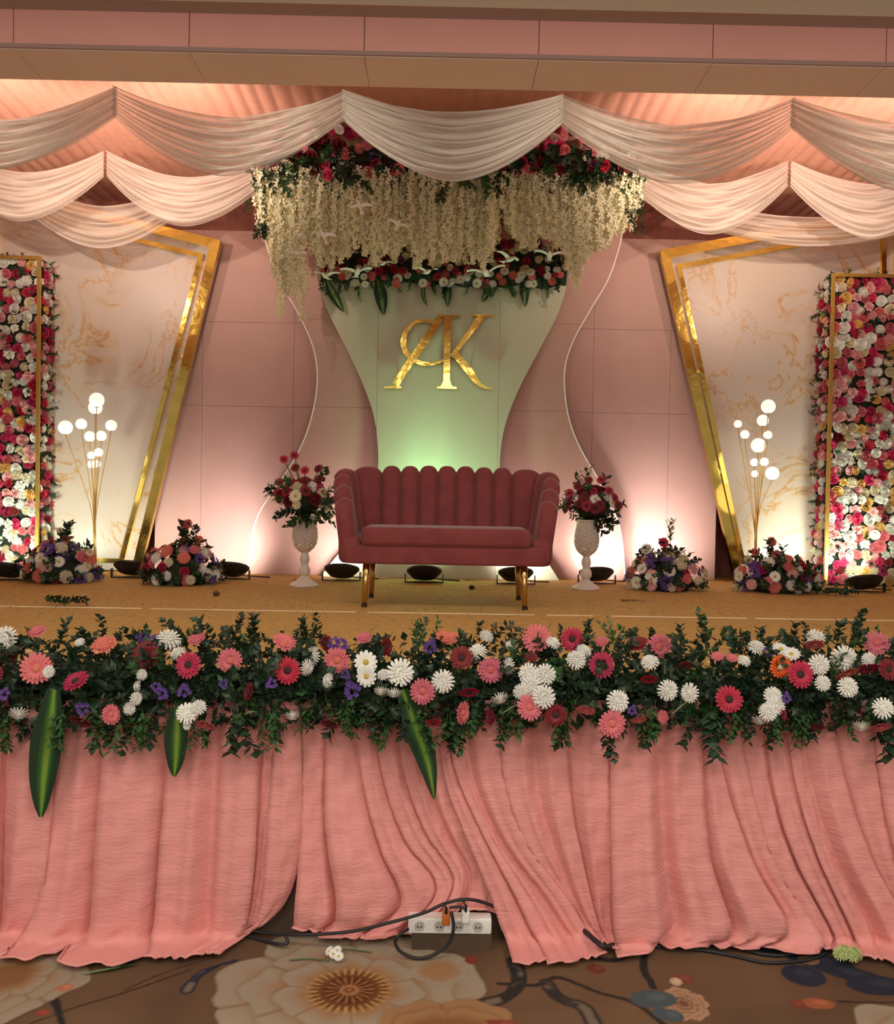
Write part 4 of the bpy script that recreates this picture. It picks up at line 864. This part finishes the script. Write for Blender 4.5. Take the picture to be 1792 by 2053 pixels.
# ================================================================== TULLE SWAGS
def swag(label, A, B, s0, s1, spA, spB, Y, m, bulge=.12, pw=1.9, seed=0, skew=0, waves=9):
    a = P(*A, Y); b_ = P(*B, Y); k = ppm(Y); s0 /= k; s1 /= k; spA /= k; spB /= k; b = MB(); rnd = random.Random(seed); ph = rnd.uniform(0, 6); 
    def fn(u, v):
        uu = u + skew * math.sin(PI * u) * .5; c = 1 - abs(2 * uu - 1) ** pw; vv = v + .022 * math.sin(v * waves * 2 * PI + ph + 2.2 * math.sin(u * 3 + ph)) * (1 if .03 < v < .97 else 0)
        p = a.lerp(b_, u); z = p.z - (spA * (1 - u) + spB * u) * vv - (s0 + (s1 - s0) * vv) * c
        fold = .035 * math.sin(v * waves * 2 * PI + ph + 2.2 * math.sin(u * 3 + ph)) + .015 * math.sin(v * waves * 5 * PI + 4 * u)
        return (p.x, Y - bulge * vv * c + fold * (.35 + .65 * c), z)
    b.grid(60, 84, fn, uv=True); c = center(b); o = put('tulle_swag', b.mesh('tulle_swag', m, True), None, c); tag(o, label, 'drape', 'cream tulle swags'); return o
YA = 4.7; zz = 0
def TY(x): return 196 + (x - 896) * .0175
peaks = [-225, 230, 690, 1125, 1590, 2050]
labs = ['sheer cream tulle swag hanging in front of the flower wall with crimson roses', 'sheer cream tulle swag meeting the canopy end with the long trailing blossom string', 'central cream tulle swag hanging in front of the floral canopy', 'sheer cream tulle swag meeting the canopy end with short blossom strings', 'sheer cream tulle swag hanging in front of the flower wall with magenta roses']
for i, (x0, x1) in enumerate(zip(peaks, peaks[1:])):
    s0, s1 = ((70, 125), (60, 128), (42, 132), (60, 130), (50, 140))[i]
    swag(labs[i], (x0 - 4, TY(x0) - 12), (x1 + 4, TY(x1) - 12), s0, s1, 58, 58, YA, M_tulle if i == 2 else M_tulles, .12, 1.75, i, 0, 9)
YB = 7.2
swag('pale tulle swag at the ceiling above the crimson flower wall', (-110, 290), (208, 302), 45, 100, 50, 50, YB, M_tulleb, .1, 1.8, 11, 0, 6)
swag('pale tulle swag behind the canopy end with the long trailing blossom string', (214, 302), (540, 310), 45, 100, 50, 50, YB, M_tulleb, .1, 1.8, 12, 0, 6)
swag('pale tulle swag behind the canopy end with short blossom strings', (1262, 318), (1580, 322), 45, 102, 50, 50, YB, M_tulleb, .1, 1.8, 13, 0, 6)
swag('pale tulle swag at the ceiling above the magenta flower wall', (1586, 322), (1900, 326), 45, 108, 50, 50, YB, M_tulleb, .1, 1.8, 14, 0, 6)
YD = 7.6
swag('lowest pale tulle swag, narrow, before the marble screen near the crimson flower wall', (20, 345), (400, 352), 60, 110, 42, 42, YD, M_tulleb, .1, 1.8, 15, 0, 5)
swag('lowest wide pale tulle swag hanging before the marble screen by the magenta flower wall', (1265, 360), (1990, 366), 70, 105, 30, 30, YD, M_tulleb, .1, 1.9, 16, 0, 5)

# ================================================================== STAGE SKIRT
def Q(px, py, Y):
    p = P(px, py, Y)
    return p if p.z > .012 else G(px, py, .012)
def skirt(label, guides, Y, amp, seed, nt=44, nw=13, toff=0):
    rnd = random.Random(seed); GL = []
    for g in guides:
        gx = [q[0] for q in g]; pts = catmull([(x, y, 0) for x, y in g], nt); GL.append([Q(p.x, p.y, Y) for p in pts])
    b = MB(); rows = []; ng = len(GL); ph = [rnd.uniform(0, 6) for _ in range(ng)]; am = [amp * rnd.uniform(.75, 1.25) for _ in range(ng)]; asy = [rnd.choice((.55, .7, 1.5, 1.9)) for _ in range(ng)]
    nu = (ng - 1) * nw + 1
    for i in range(nt):
        t = i / (nt - 1)
        for g in range(ng - 1):
            for k in range(nw + (1 if g == ng - 2 else 0)):
                w = k / nw; p = GL[g][i].lerp(GL[g + 1][i], w); wd_ = (GL[g + 1][i] - GL[g][i]).length
                r0_, r1_ = (.16, .42) if asy[g] < 1 else (.42, .16); e0 = min(1, w / r0_); e1 = min(1, (1 - w) / r1_); bl = math.sin(e0 * PI / 2) * math.sin(e1 * PI / 2) if 0 < w < 1 else 0
                sec = .14 * math.sin(2 * PI * w * 2 + ph[g] + t * 2) * math.sin(PI * w)
                d = min(am[g], wd_ * .42) * (.45 + .55 * min(1, t * 1.6)) * (bl + sec) + .0025 * math.sin(37 * t + 9 * w + g) + .002 * math.sin(91 * t + 5 * g + 3 * w)
                x, y, z = p; z2 = z; sg_ = -1 if asy[g] < 1 else 1; wc = .16 if asy[g] < 1 else .84
                x += sg_ * min(.034, wd_ * .22) * math.exp(-((w - wc) / .10) ** 2) * (.5 + .5 * min(1, t * 2))
                if z < .05: z2 = max(.012, z) + .012 * bl * (1 - z / .05) + .008 * abs(math.sin(w * 9 + g * 2))
                b.v.append((x, y - d, max(.008, z2)))
    for i in range(nt - 1):
        for j in range(nu - 1): a = i * nu + j; b.f.append((a, a + 1, a + nu + 1, a + nu)); b.m.append(0)
    # rolled hem along the bottom edge
    hem = [Vector(b.v[(nt - 1) * nu + j]) + Vector((0, -.003, .004)) for j in range(nu)]
    bb = solo(b, 'stage_skirt', M_skirt, label, 'curtain', 'salmon stage skirt curtains', None, True)
    h = MB(); h.tube(hem, .005, 6); h.build('hem', M_skirt, bb, True); return bb
T0 = 1400
skirt('salmon pink stage skirt curtain with straight pleats on the carpet under the striped leaves', [
 [(-260, T0), (-262, 1700), (-270, 1890)], [(-170, T0), (-175, 1700), (-185, 1895)], [(-70, T0), (-72, 1700), (-80, 1890)], [(15, T0), (8, 1600), (2, 1800), (-10, 1880), (-40, 1905)],
 [(125, T0), (118, 1600), (98, 1780), (60, 1860), (20, 1908)], [(214, T0), (208, 1600), (203, 1780), (188, 1870), (140, 1900)],
 [(345, T0), (340, 1600), (330, 1780), (318, 1880), (300, 1915)], [(437, T0), (430, 1600), (422, 1780), (412, 1870), (345, 1920)], [(525, T0), (518, 1600), (505, 1780), (480, 1870), (410, 1905)],
 [(556, T0), (545, 1600), (535, 1760), (510, 1850), (425, 1915)], [(602, T0), (606, 1600), (606, 1700), (565, 1820), (445, 1915)]], 3.20, .10, 4)
skirt('salmon pink stage skirt curtain swept aside above the power strip', [
 [(603, T0), (607, 1600), (606, 1720), (600, 1820), (595, 1855)], [(655, T0), (657, 1600), (668, 1720), (680, 1830), (650, 1868)], [(712, T0), (728, 1560), (765, 1690), (810, 1800), (730, 1876)],
 [(742, T0), (770, 1560), (815, 1680), (880, 1780), (800, 1872)], [(785, T0), (815, 1560), (858, 1670), (915, 1765), (870, 1850)], [(830, T0), (855, 1560), (890, 1660), (940, 1750), (925, 1815)], [(890, T0), (905, 1560), (935, 1660), (965, 1740), (975, 1815)], [(960, T0), (965, 1560), (985, 1660), (1005, 1740), (1010, 1830)]], 3.235, .08, 9)
skirt('wide salmon pink stage skirt curtain with folds sweeping across the carpet to the cables', [
 [(868, T0), (892, 1560), (930, 1660), (985, 1790), (1030, 1925)], [(888, T0), (912, 1540), (965, 1660), (1040, 1800), (1098, 1923)], [(925, T0), (945, 1550), (1000, 1680), (1090, 1800), (1165, 1922)], [(998, T0), (1010, 1560), (1058, 1690), (1130, 1790), (1203, 1905)],
 [(1066, T0), (1078, 1580), (1112, 1700), (1160, 1820), (1206, 1892)], [(1132, T0), (1140, 1600), (1163, 1720), (1188, 1820), (1212, 1893)], [(1214, T0), (1218, 1600), (1220, 1740), (1222, 1840), (1235, 1908)],
 [(1322, T0), (1326, 1600), (1336, 1740), (1352, 1840), (1318, 1893)], [(1405, T0), (1402, 1580), (1412, 1720), (1450, 1850), (1400, 1885)], [(1425, T0), (1448, 1560), (1495, 1720), (1560, 1840), (1500, 1888)], [(1472, T0), (1498, 1560), (1545, 1720), (1630, 1860), (1620, 1895)],
 [(1522, T0), (1548, 1580), (1592, 1720), (1665, 1860), (1668, 1905)], [(1565, T0), (1595, 1580), (1640, 1720), (1700, 1850), (1720, 1912)], [(1590, T0), (1625, 1580), (1672, 1720), (1735, 1840), (1768, 1925)], [(1658, T0), (1690, 1580), (1735, 1720), (1800, 1840), (1840, 1935)],
 [(1735, T0), (1760, 1600), (1800, 1750), (1850, 1850), (1900, 1935)], [(1830, T0), (1850, 1600), (1890, 1750), (1950, 1870), (1990, 1930)], [(1920, T0), (1940, 1600), (1980, 1780), (2040, 1890), (2070, 1930)], [(2020, T0), (2040, 1600), (2070, 1780), (2110, 1890), (2130, 1930)]], 3.20, .10, 14)

# ================================================================== FRONT GARLAND
gar = thing('flower_garland', 'long mixed garland of gerberas, white chrysanthemums and dark leaves on the stage edge', 'garland', (0, 3.25, STG))
b = MB()
def gfn(u, v):
    a = PI * (-.1 + 1.2 * v); x = -2.3 + 4.6 * u; w = 1 + .18 * math.sin(x * 9) + .1 * math.sin(x * 23 + 1); y = 3.31 - .11 * w * math.sin(a - .2); z = STG + .035 - .06 * math.cos(a) * w; return (x, y, max(z, STG + .001) if y > YF - .012 else z)
b.grid(140, 9, gfn); b.build('moss_base', M_foam, gar, True)
def gy(py): return float(np.interp(py, [1240, 1275, 1310, 1350, 1390, 1430, 1500], [3.46, 3.42, 3.30, 3.16, 3.09, 3.07, 3.10]))
def gp_(px, py, off=0): return P(px, py, gy(py) - off)
w, k, d_, p_, c_, o_, pu, y_ = 'white', 'crimson', 'dark', 'pink', 'coral', 'orange', 'purple', 'pale'
g, m, s, r_, da = 'gerbera', 'mum', 'statice', 'rose', 'daisy'
GF = [(12,1278,42,m,w,0),(75,1266,32,g,p_,2),(28,1313,28,g,d_,3),(73,1340,58,g,p_,1),(98,1347,24,m,w,0),(152,1366,48,g,k,2),(208,1293,46,g,c_,2),(293,1313,52,g,d_,0),(338,1283,46,m,w,2),(357,1310,30,m,w,2),(378,1333,50,g,k,0),(394,1281,34,g,p_,2),(284,1353,22,m,w,3),(276,1376,22,m,w,3),(272,1401,26,m,w,3),(259,1421,25,m,w,3),(38,1428,36,m,w,4),(163,1446,48,g,d_,4),(166,1421,26,s,pu,0),(222,1433,38,g,p_,3),(375,1430,40,m,w,0),(399,1418,28,m,w,1),(375,1455,16,m,w,0),(412,1453,40,g,p_,4),(314,1280,20,s,pu,0),(286,1278,22,s,pu,0),(329,1391,24,s,pu,0),(369,1386,26,s,pu,0),(314,1376,20,s,pu,0),(10,1393,26,s,pu,0),(160,1288,20,m,w,2),
 (461,1325,46,g,p_,0),(571,1288,44,g,p_,2),(577,1344,50,g,k,0),(630,1315,36,m,w,3),(615,1338,32,m,w,3),(653,1289,30,g,d_,3),(671,1289,26,s,pu,0),(686,1291,24,s,pu,0),(676,1324,48,g,p_,0),(733,1328,42,da,w,0),(735,1356,38,da,w,0),(730,1279,30,g,p_,2),(774,1297,36,g,d_,3),(802,1348,52,m,w,0),(769,1353,26,m,w,2),(658,1364,28,m,w,3),(763,1384,26,m,w,4),(789,1387,30,m,w,4),(847,1386,48,g,p_,0),(888,1366,44,m,w,0),(704,1384,34,s,pu,0),(692,1351,20,s,pu,0),(861,1296,28,s,pu,0),(889,1276,30,g,c_,2),(499,1387,36,g,d_,3),(586,1433,28,m,w,4),(661,1451,38,g,d_,4),(869,1448,32,g,k,4),(545,1371,22,s,pu,0),(450,1371,20,s,pu,0),
 (903,1280,32,g,c_,2),(925,1319,44,g,d_,0),(957,1307,36,m,w,2),(983,1343,48,g,p_,0),(1020,1335,32,m,w,3),(975,1276,28,m,w,2),(1024,1294,22,m,w,2),(1076,1280,54,g,p_,1),(1108,1289,28,m,w,2),(1147,1281,44,g,k,0),(1170,1305,30,m,w,2),(1155,1323,36,m,w,0),(1206,1333,48,g,k,0),(1060,1351,40,m,w,0),(1093,1352,40,m,w,0),(1065,1377,42,m,w,0),(1090,1397,44,m,w,0),(1044,1387,30,m,w,0),(940,1387,40,g,k,4),(1001,1398,34,m,w,4),(927,1429,42,g,p_,3),(1061,1418,48,g,p_,1),(1114,1433,42,g,d_,0),(983,1438,30,g,d_,3),(1175,1423,36,g,p_,4),(1238,1406,42,m,w,0),(1227,1451,50,g,p_,0),(1321,1297,50,g,p_,0),(1278,1291,38,g,d_,2),(1303,1328,34,m,w,2),(1301,1361,34,g,k,4),(1206,1287,26,g,p_,2),(1338,1384,40,m,w,0),(1065,1317,26,g,d_,2),(1265,1423,20,s,pu,0),(1280,1443,30,g,p_,4),(1329,1438,26,g,p_,3),
 (1383,1389,38,m,w,3),(1461,1402,50,g,k,0),(1517,1299,34,m,w,2),(1491,1325,26,m,w,2),(1565,1302,32,da,w,2),(1586,1312,32,da,w,2),(1565,1337,44,g,o_,0),(1604,1352,50,g,k,0),(1633,1279,38,m,w,2),(1633,1291,38,g,p_,4),(1641,1333,40,m,w,0),(1691,1320,48,m,w,0),(1697,1349,46,g,c_,4),(1649,1370,30,m,w,0),(1699,1378,38,m,w,0),(1757,1290,46,g,p_,1),(1741,1339,42,g,k,4),(1741,1323,28,m,w,0),(1781,1342,40,g,d_,0),(1770,1420,40,m,w,0),(1765,1457,42,g,p_,4),(1726,1454,30,m,w,4),(1549,1395,34,m,w,0),(1554,1415,36,m,w,0),(1539,1428,34,m,w,0),(1523,1441,30,m,w,4),(1570,1431,26,g,k,3),(1639,1457,28,g,d_,4),(1438,1316,24,g,p_,2),(1467,1319,22,g,p_,2),(1539,1307,22,s,pu,0),(1573,1399,22,s,pu,0),(1375,1332,26,g,k,4)]
for px in list(range(-420, 0, 34)) + list(range(1815, 2230, 34)):
    kd, cl = random.choice(((g, p_), (g, k), (m, w), (m, w), (g, d_), (s, pu))); GF.append((px, U(1275, 1450), U(30, 48), kd, cl, random.choice((0, 1, 2))))
for px, py, dm, kd, cl, ti in GF:
    n = {0: (U(-.25, .25), -1, U(0, .35)), 1: (U(-.5, .5), -1, U(.2, .5)), 2: (U(-.5, .5), -.7, 1), 3: (random.choice((-1, 1)) * U(.9, 1.3), -.8, U(-.1, .5)), 4: (U(-.4, .4), -.75, -1)}[ti]
    flower(gar, kd, cl, gp_(px, py, .07 + U(0, .03)), n, dm / ppm(gy(py)) * (1.08 if kd == m else 1.12))
# dense leaf mass
b = MB()
for i in range(5200):
    px = U(-460, 2250); py = random.gauss(1362, 42); py = min(1440, max(1285, py)); q = gp_(px, py, -.04 - U(0, .05)); d = Vector((U(-1, 1), U(-1, .3), U(-1, 1))).normalized() * U(.03, .06); leafquad(b, q, q + d, Vector((U(-.4, .4), -.6, 1)), U(.018, .032))
o = b.build('foliage', M_leafA, gar); o['kind'] = 'stuff'
# leaf sprigs
for i in range(620):
    px = -450 + 2700 * ((i * .6180339) % 1); py = U(1288, 1440); up = U(-.7, 1.0) + (1340 - py) / 130
    leafs(gar, random.choice((0, 0, 1, 4, 4, 2, 1)), gp_(px, py, -.05), (U(-.9, .9), U(-.8, .2), up), U(.08, .13))
for px, py, h_, kd in ((120,1290,40,0),(240,1290,45,4),(262,1290,50,5),(330,1275,40,5),(430,1300,70,1),(460,1290,85,0),(500,1290,80,1),(520,1285,75,4),(610,1290,70,0),(640,1285,75,4),(600,1300,60,1),(740,1290,55,5),(775,1300,40,2),(845,1300,80,5),(850,1290,70,2),(960,1290,65,0),(985,1290,55,4),(1040,1290,50,2),(1090,1280,45,5),(1120,1285,45,0),(1190,1300,80,0),(1225,1300,95,5),(1235,1300,85,2),(1300,1290,45,4),(1360,1300,70,1),(1395,1305,90,4),(1440,1300,60,2),(1500,1310,60,0),(1530,1310,80,1),(1590,1300,75,0),(1610,1300,70,4),(1660,1300,60,2),(1715,1300,75,0),(1770,1300,60,2),(60,1290,45,1),(170,1300,50,0),(390,1300,45,0),(560,1300,50,4)):
    leafs(gar, kd, gp_(px, py), (U(-.35, .35), U(-.2, .2), 1), h_ / ppm(3.4) * .68)
for px, py, h_, kd in ((10,1440,75,2),(120,1430,70,3),(200,1430,75,2),(130,1450,60,2),(260,1430,80,3),(275,1430,65,2),(300,1440,70,3),(395,1450,60,2),(470,1430,85,1),(480,1430,60,2),(530,1430,80,3),(545,1430,60,2),(620,1420,60,2),(640,1400,65,3),(690,1420,65,2),(705,1420,60,3),(745,1410,60,0),(770,1410,55,1),(850,1420,70,2),(910,1440,80,2),(945,1420,60,3),(955,1420,65,2),(1005,1420,65,3),(1030,1420,60,2),(1120,1440,60,2),(1130,1430,70,3),(1190,1400,55,3),(1220,1460,70,4),(1300,1420,60,2),(1320,1430,60,2),(1420,1430,95,1),(1430,1420,70,2),(1480,1430,65,2),(1490,1430,50,0),(1550,1440,55,2),(1590,1430,70,3),(1600,1430,65,2),(1620,1430,50,2),(1780,1450,80,1),(1690,1410,50,0),(1740,1420,45,2)):
    for q in range(2): leafs(gar, kd, gp_(px + U(-12, 12), py - 10), (U(-.25, .25), U(-.35, 0), -1), h_ / ppm(3.08) * U(.85, 1.1))
for pts, w_ in ((((104, 1385), (98, 1450), (85, 1550), (77, 1642)), 64), (((352, 1420), (352, 1470), (350, 1520), (346, 1560)), 48), (((806, 1385), (830, 1450), (857, 1530), (871, 1606)), 52)):
    big_leaf(gar, pts, w_, 3.07, .9 if pts[0][0] == 806 else .15)
for px0, py0, px1, py1 in ((1005, 1432, 1050, 1408), (1345, 1435, 1382, 1405), (490, 1432, 515, 1428)):
    b = MB(); b.tube(catmull([gp_(px0, py0, .05), gp_((px0 + px1) / 2, (py0 + py1) / 2 - 3, .06), gp_(px1, py1, .03)], 8), .0035, 5); b.build('flower_stem', MATS['leaf_pale'], gar, True)

# garland leaves that would dip into the stage top are lifted onto it
bpy.context.view_layer.update()
for c in gar.children:
    n = len(c.data.vertices); v = np.empty(n * 3); c.data.vertices.foreach_get('co', v); mm_ = np.array(c.matrix_world); v = v.reshape(-1, 3) @ mm_[:3, :3].T + mm_[:3, 3]
    i = (v[:, 1] > YF - .01) & (v[:, 2] < STG)
    if i.any(): c.location.z += float(STG + .001 - v[i, 2].min())
# ================================================================== SMALL THINGS
# power strip on a timber block
blk = MB(); a = P(826, 1866, 3.16); c = P(985, 1866, 3.16); blk.box((a.x, 3.13, 0), (c.x, 3.2, a.z)); solo(blk, 'timber_block', M_wood, 'dark timber block on the carpet under the power strip', 'block')
zb_ = a.z; x0, x1 = P(818, 1850, 3.15).x, P(985, 1850, 3.15).x; zt_ = P(900, 1838, 3.15).z
ps = thing('power_strip', 'white multi-socket power strip lying on the timber block below the curtain', 'power strip', ((x0 + x1) / 2, 3.16, zb_))
rpart('strip_body', (x0, 3.135, zb_ + .001), (x1, 3.19, zt_), .006, M_pstrip, ps)
for k in range(4):
    xx = x0 + (x1 - x0) * (k + .6) / 4.3; b = MB(); b.tube([(xx, 3.137, (zb_ + zt_) / 2 + .002), (xx, 3.131, (zb_ + zt_) / 2 + .002)], .017, 14); so = b.build('socket', mat('grey_plastic', (.42, .42, .40), .5), ps)
    for dx in (-.006, .006): b = MB(); b.tube([(xx + dx, 3.1315, (zb_ + zt_) / 2), (xx + dx, 3.1295, (zb_ + zt_) / 2)], .003, 8); h = MB(); o = put('socket_hole', b.mesh('socket_hole', M_black), so, -Vector(ps.location))
def plug(px, py, m, label, nm='plug'):
    p = P(px, py, 3.11); t = thing(nm, label, 'plug', (p.x, 3.12, p.z - .02)); rpart('plug_body', (p.x - .014, 3.085, p.z - .022), (p.x + .014, 3.128, p.z + .022), .006, m, t)
    b = MB(); b.tube([(p.x, 3.09, p.z + .02), (p.x, 3.08, p.z + .045), (p.x - .01, 3.085, p.z + .06)], .005, 8); b.build('cord_relief', M_rubber, t, True)
plug(894, 1838, M_orange, 'orange brown plug pushed into the power strip'); plug(933, 1834, M_pstrip, 'white plug with a small mark pushed into the power strip')
def cable(pts, r, label, Y=3.08, floor=False):
    q = [(P(v[0], v[1], v[2] if len(v) > 2 else Y) if not floor else G(v[0], v[1], r + .002)) for v in pts]
    q = [v if v.z > r + .002 else G(pts[i][0], pts[i][1], r + .002) for i, v in enumerate(q)]
    for v in q: v.z = max(v.z, r + .002)
    b = MB(); b.tube(catmull(q, 60), r, 8); solo(b, 'cable', M_rubber, label, 'cable', None, None, True)
cable([(470, 1858, 3.22), (530, 1870, 3.19), (600, 1874, 3.12), (700, 1868, 3.10), (780, 1850, 3.09), (850, 1830, 3.09), (890, 1812, 3.10), (930, 1803, 3.10), (965, 1808, 3.13), (1010, 1825, 3.22)], .006, 'black cable running across the curtain hem to the power strip', 3.07)
cable([(905, 1828), (909, 1862), (898, 1892), (868, 1915), (835, 1921), (803, 1908), (792, 1888), (800, 1874), (818, 1862, 3.09)], .006, 'black cable looped below the power strip', 3.055)
cable([(900, 1820), (920, 1818), (932, 1822)], .005, 'short black cable leading to the white plug', 3.06)
cable([(1230, 1893), (1300, 1896), (1400, 1904), (1470, 1916), (1530, 1929), (1590, 1928), (1640, 1918), (1690, 1890)], .006, 'black cable lying on the carpet toward the blue printed flower', 3.0, True)
cable([(1400, 1880), (1440, 1888), (1480, 1901), (1530, 1913), (1580, 1914), (1630, 1895)], .006, 'second black cable on the carpet curving from the curtain hem', 3.0, True)
cable([(1140, 1838, 3.23), (1163, 1858, 3.20), (1180, 1874, 3.14), (1196, 1888, 3.09), (1212, 1898, 3.07), (1235, 1893, 3.20)], .009, 'thick black cable between two curtain folds', 3.06)
cable([(480, 1872, 3.22), (530, 1886, 3.17), (560, 1893, 3.12), (577, 1890, 3.12), (572, 1876, 3.13)], .006, 'black cable bent under the curtain split', 3.1)
# things on the hall carpet
t = thing('fallen_flower', 'small white flower with thin stem lying on the printed carpet', 'flower', G(668, 1920, .012))
for dx, dy in ((0, 0), (.02, -.015), (-.015, .02), (.01, .025)): flower(t, 'daisy', 'white', t.location + Vector((dx, dy, .012)), (U(-.6, .6), -.5, .8), .035)
b = MB(); b.tube(catmull([G(580, 1925, .006), G(620, 1922, .008), G(660, 1926, .01)], 8), .0025, 5); b.build('stem', M_stem, t)
b = MB(); b.tube(catmull([G(670, 1905, .008), G(700, 1903, .008), G(745, 1909, .006)], 8), .0025, 5); b.build('stem', M_stem, t)
t = thing('fallen_leaf', 'long green leaf blade lying on the carpet at the curtain hem', 'leaf', G(230, 1940, .005)); q0, q1 = G(168, 1952, .01), G(288, 1929, .012)
b = MB(); leafquad(b, q0, q1, Vector((0, 0, 1)), .022); b.build('blade', M_leafB, t); b = MB(); b.tube([q0, q1.lerp(q0, .4)], .003, 5); b.build('stalk', MATS['leaf_pale'], t)
t = thing('fallen_flower', 'crumpled pale green flower on the carpet by the curtain hem', 'flower', G(1700, 1917, .03)); mg = mat('petal_lime', (.42, .52, .20), .7, vary=.1)
for dx, dy in ((-.025, 0), (.005, -.01), (.028, .005), (0, .02)): put('petal_head', TPL.setdefault(('mum', 'lime'), _b['mum'].mesh('chrysanthemum_lime', [mg, mg])), t, Vector((dx, dy, .008)), track((U(-.7, .7), -.4, .8)), .055)
for px, py, col, lab in ((1395, 1878, 'dark', 'dark red petals fallen under the curtain hem'),):
    t = thing('fallen_flower', 'dark red flower head half under the curtain hem', 'flower', G(px, py + 5, .012)); flower(t, 'gerbera', col, t.location + Vector((0, 0, .015)), (.3, -.8, .6), .07)
for px, py, lab in ((842, 2037, 'white paper scrap near the bottom of the printed rose'),):
    pass
# debris on the stage floor
M_deb = mat('dry_leaf_bits', (.07, .05, .02), .8); M_conf = mat('pale_confetti', (.80, .72, .50), .5)
b = MB(); b2 = MB()
for i in range(750):
    px, py = U(-60, 1850), random.choice((U(1185, 1235), U(1195, 1330))); q = G(px, py, STG + .0015); s = U(.004, .010); a_ = U(0, PI)
    if q.y > 7.3: continue
    tgt = b if random.random() < .66 else b2; s *= .7 if tgt is b2 else 1
    d1 = Vector((math.cos(a_), math.sin(a_), 0)) * s; d2 = Vector((-d1.y, d1.x, 0)) * .5
    tgt.add([q - d1, q + d2, q + d1 + Vector((0, 0, .004)), q - d2], [(0, 1, 2, 3)])
for mb, mm, nm, lb in ((b, M_deb, 'leaf_crumbs', 'dark leaf crumbs scattered over the stage carpet'), (b2, M_conf, 'confetti_specks', 'pale confetti specks scattered over the stage carpet')): solo(mb, nm, mm, lb, 'debris', None, 'stuff')
for px, py, w__, lab in ((115, 1211, 62, 'dark leafy sprig lying on the stage carpet in front of the cream and violet mound'), (1668, 1192, 55, 'dark leafy sprig lying beside the flower wall with magenta roses')):
    p = G(px, py, STG + .01); t = thing('fallen_sprig', lab, 'leaves', p)
    for q in range(5): put('leaf_sprig', SPR[random.choice((0, 2, 4))], t, (-.1 + .04 * q, U(-.02, .02), .026), track((1, U(-.5, .5), .05)), w__ / ppm(p.y) * U(.45, .75))
    settle(t, STG + .001)
for px, py, lab in ((945, 1182, 'small brown seed pod on the stage carpet behind the sofa'), (433, 1195, 'small dark leaf curl on the stage carpet in front of the coral cone')):
    p = G(px, py, STG); b = MB(); b.lathe([(.004, 0), (.02, .006), (.024, .018), (.014, .032), (.003, .036)], 9, p, 0, lambda j, k: 1 + .25 * math.sin(k * 2.1 + j)); solo(b, 'seed_pod', M_deb, lab, 'debris', None, None, True)
for px, py, sx, lab in ((600, 1163, 28, 'flat pinkish paper scrap at the foot of the hourglass panel beside a vase'), (766, 1160, 26, 'pale paper scrap on the floor behind the sofa near the mint panel'), (945, 1163, 26, 'reddish paper scrap at the foot of the mint panel'), (1420, 1170, 20, 'crumpled white paper scrap beside the marble screen foot'), (1270, 1206, 50, 'thin brown twig on the stage carpet in front of the daisy mound')):
    p = G(px, py, STG); s_ = sx / ppm(p.y) / 2; b = MB(); b.grid(5, 4, lambda u, v: (p.x + (u - .5) * 2 * s_, p.y + (v - .5) * s_ * (.3 if sx > 40 else .9), STG + .004 + .01 * abs(math.sin(u * 7 + v * 5)))); solo(b, 'twig' if sx > 40 else 'paper_scrap', M_deb if sx > 40 else mat('scrap_%d' % px, {600: (.7, .4, .32), 766: (.75, .65, .5), 945: (.55, .22, .16), 1420: (.8, .75, .7)}[px], .7), lab, 'debris')
bpy.context.view_layer.update()
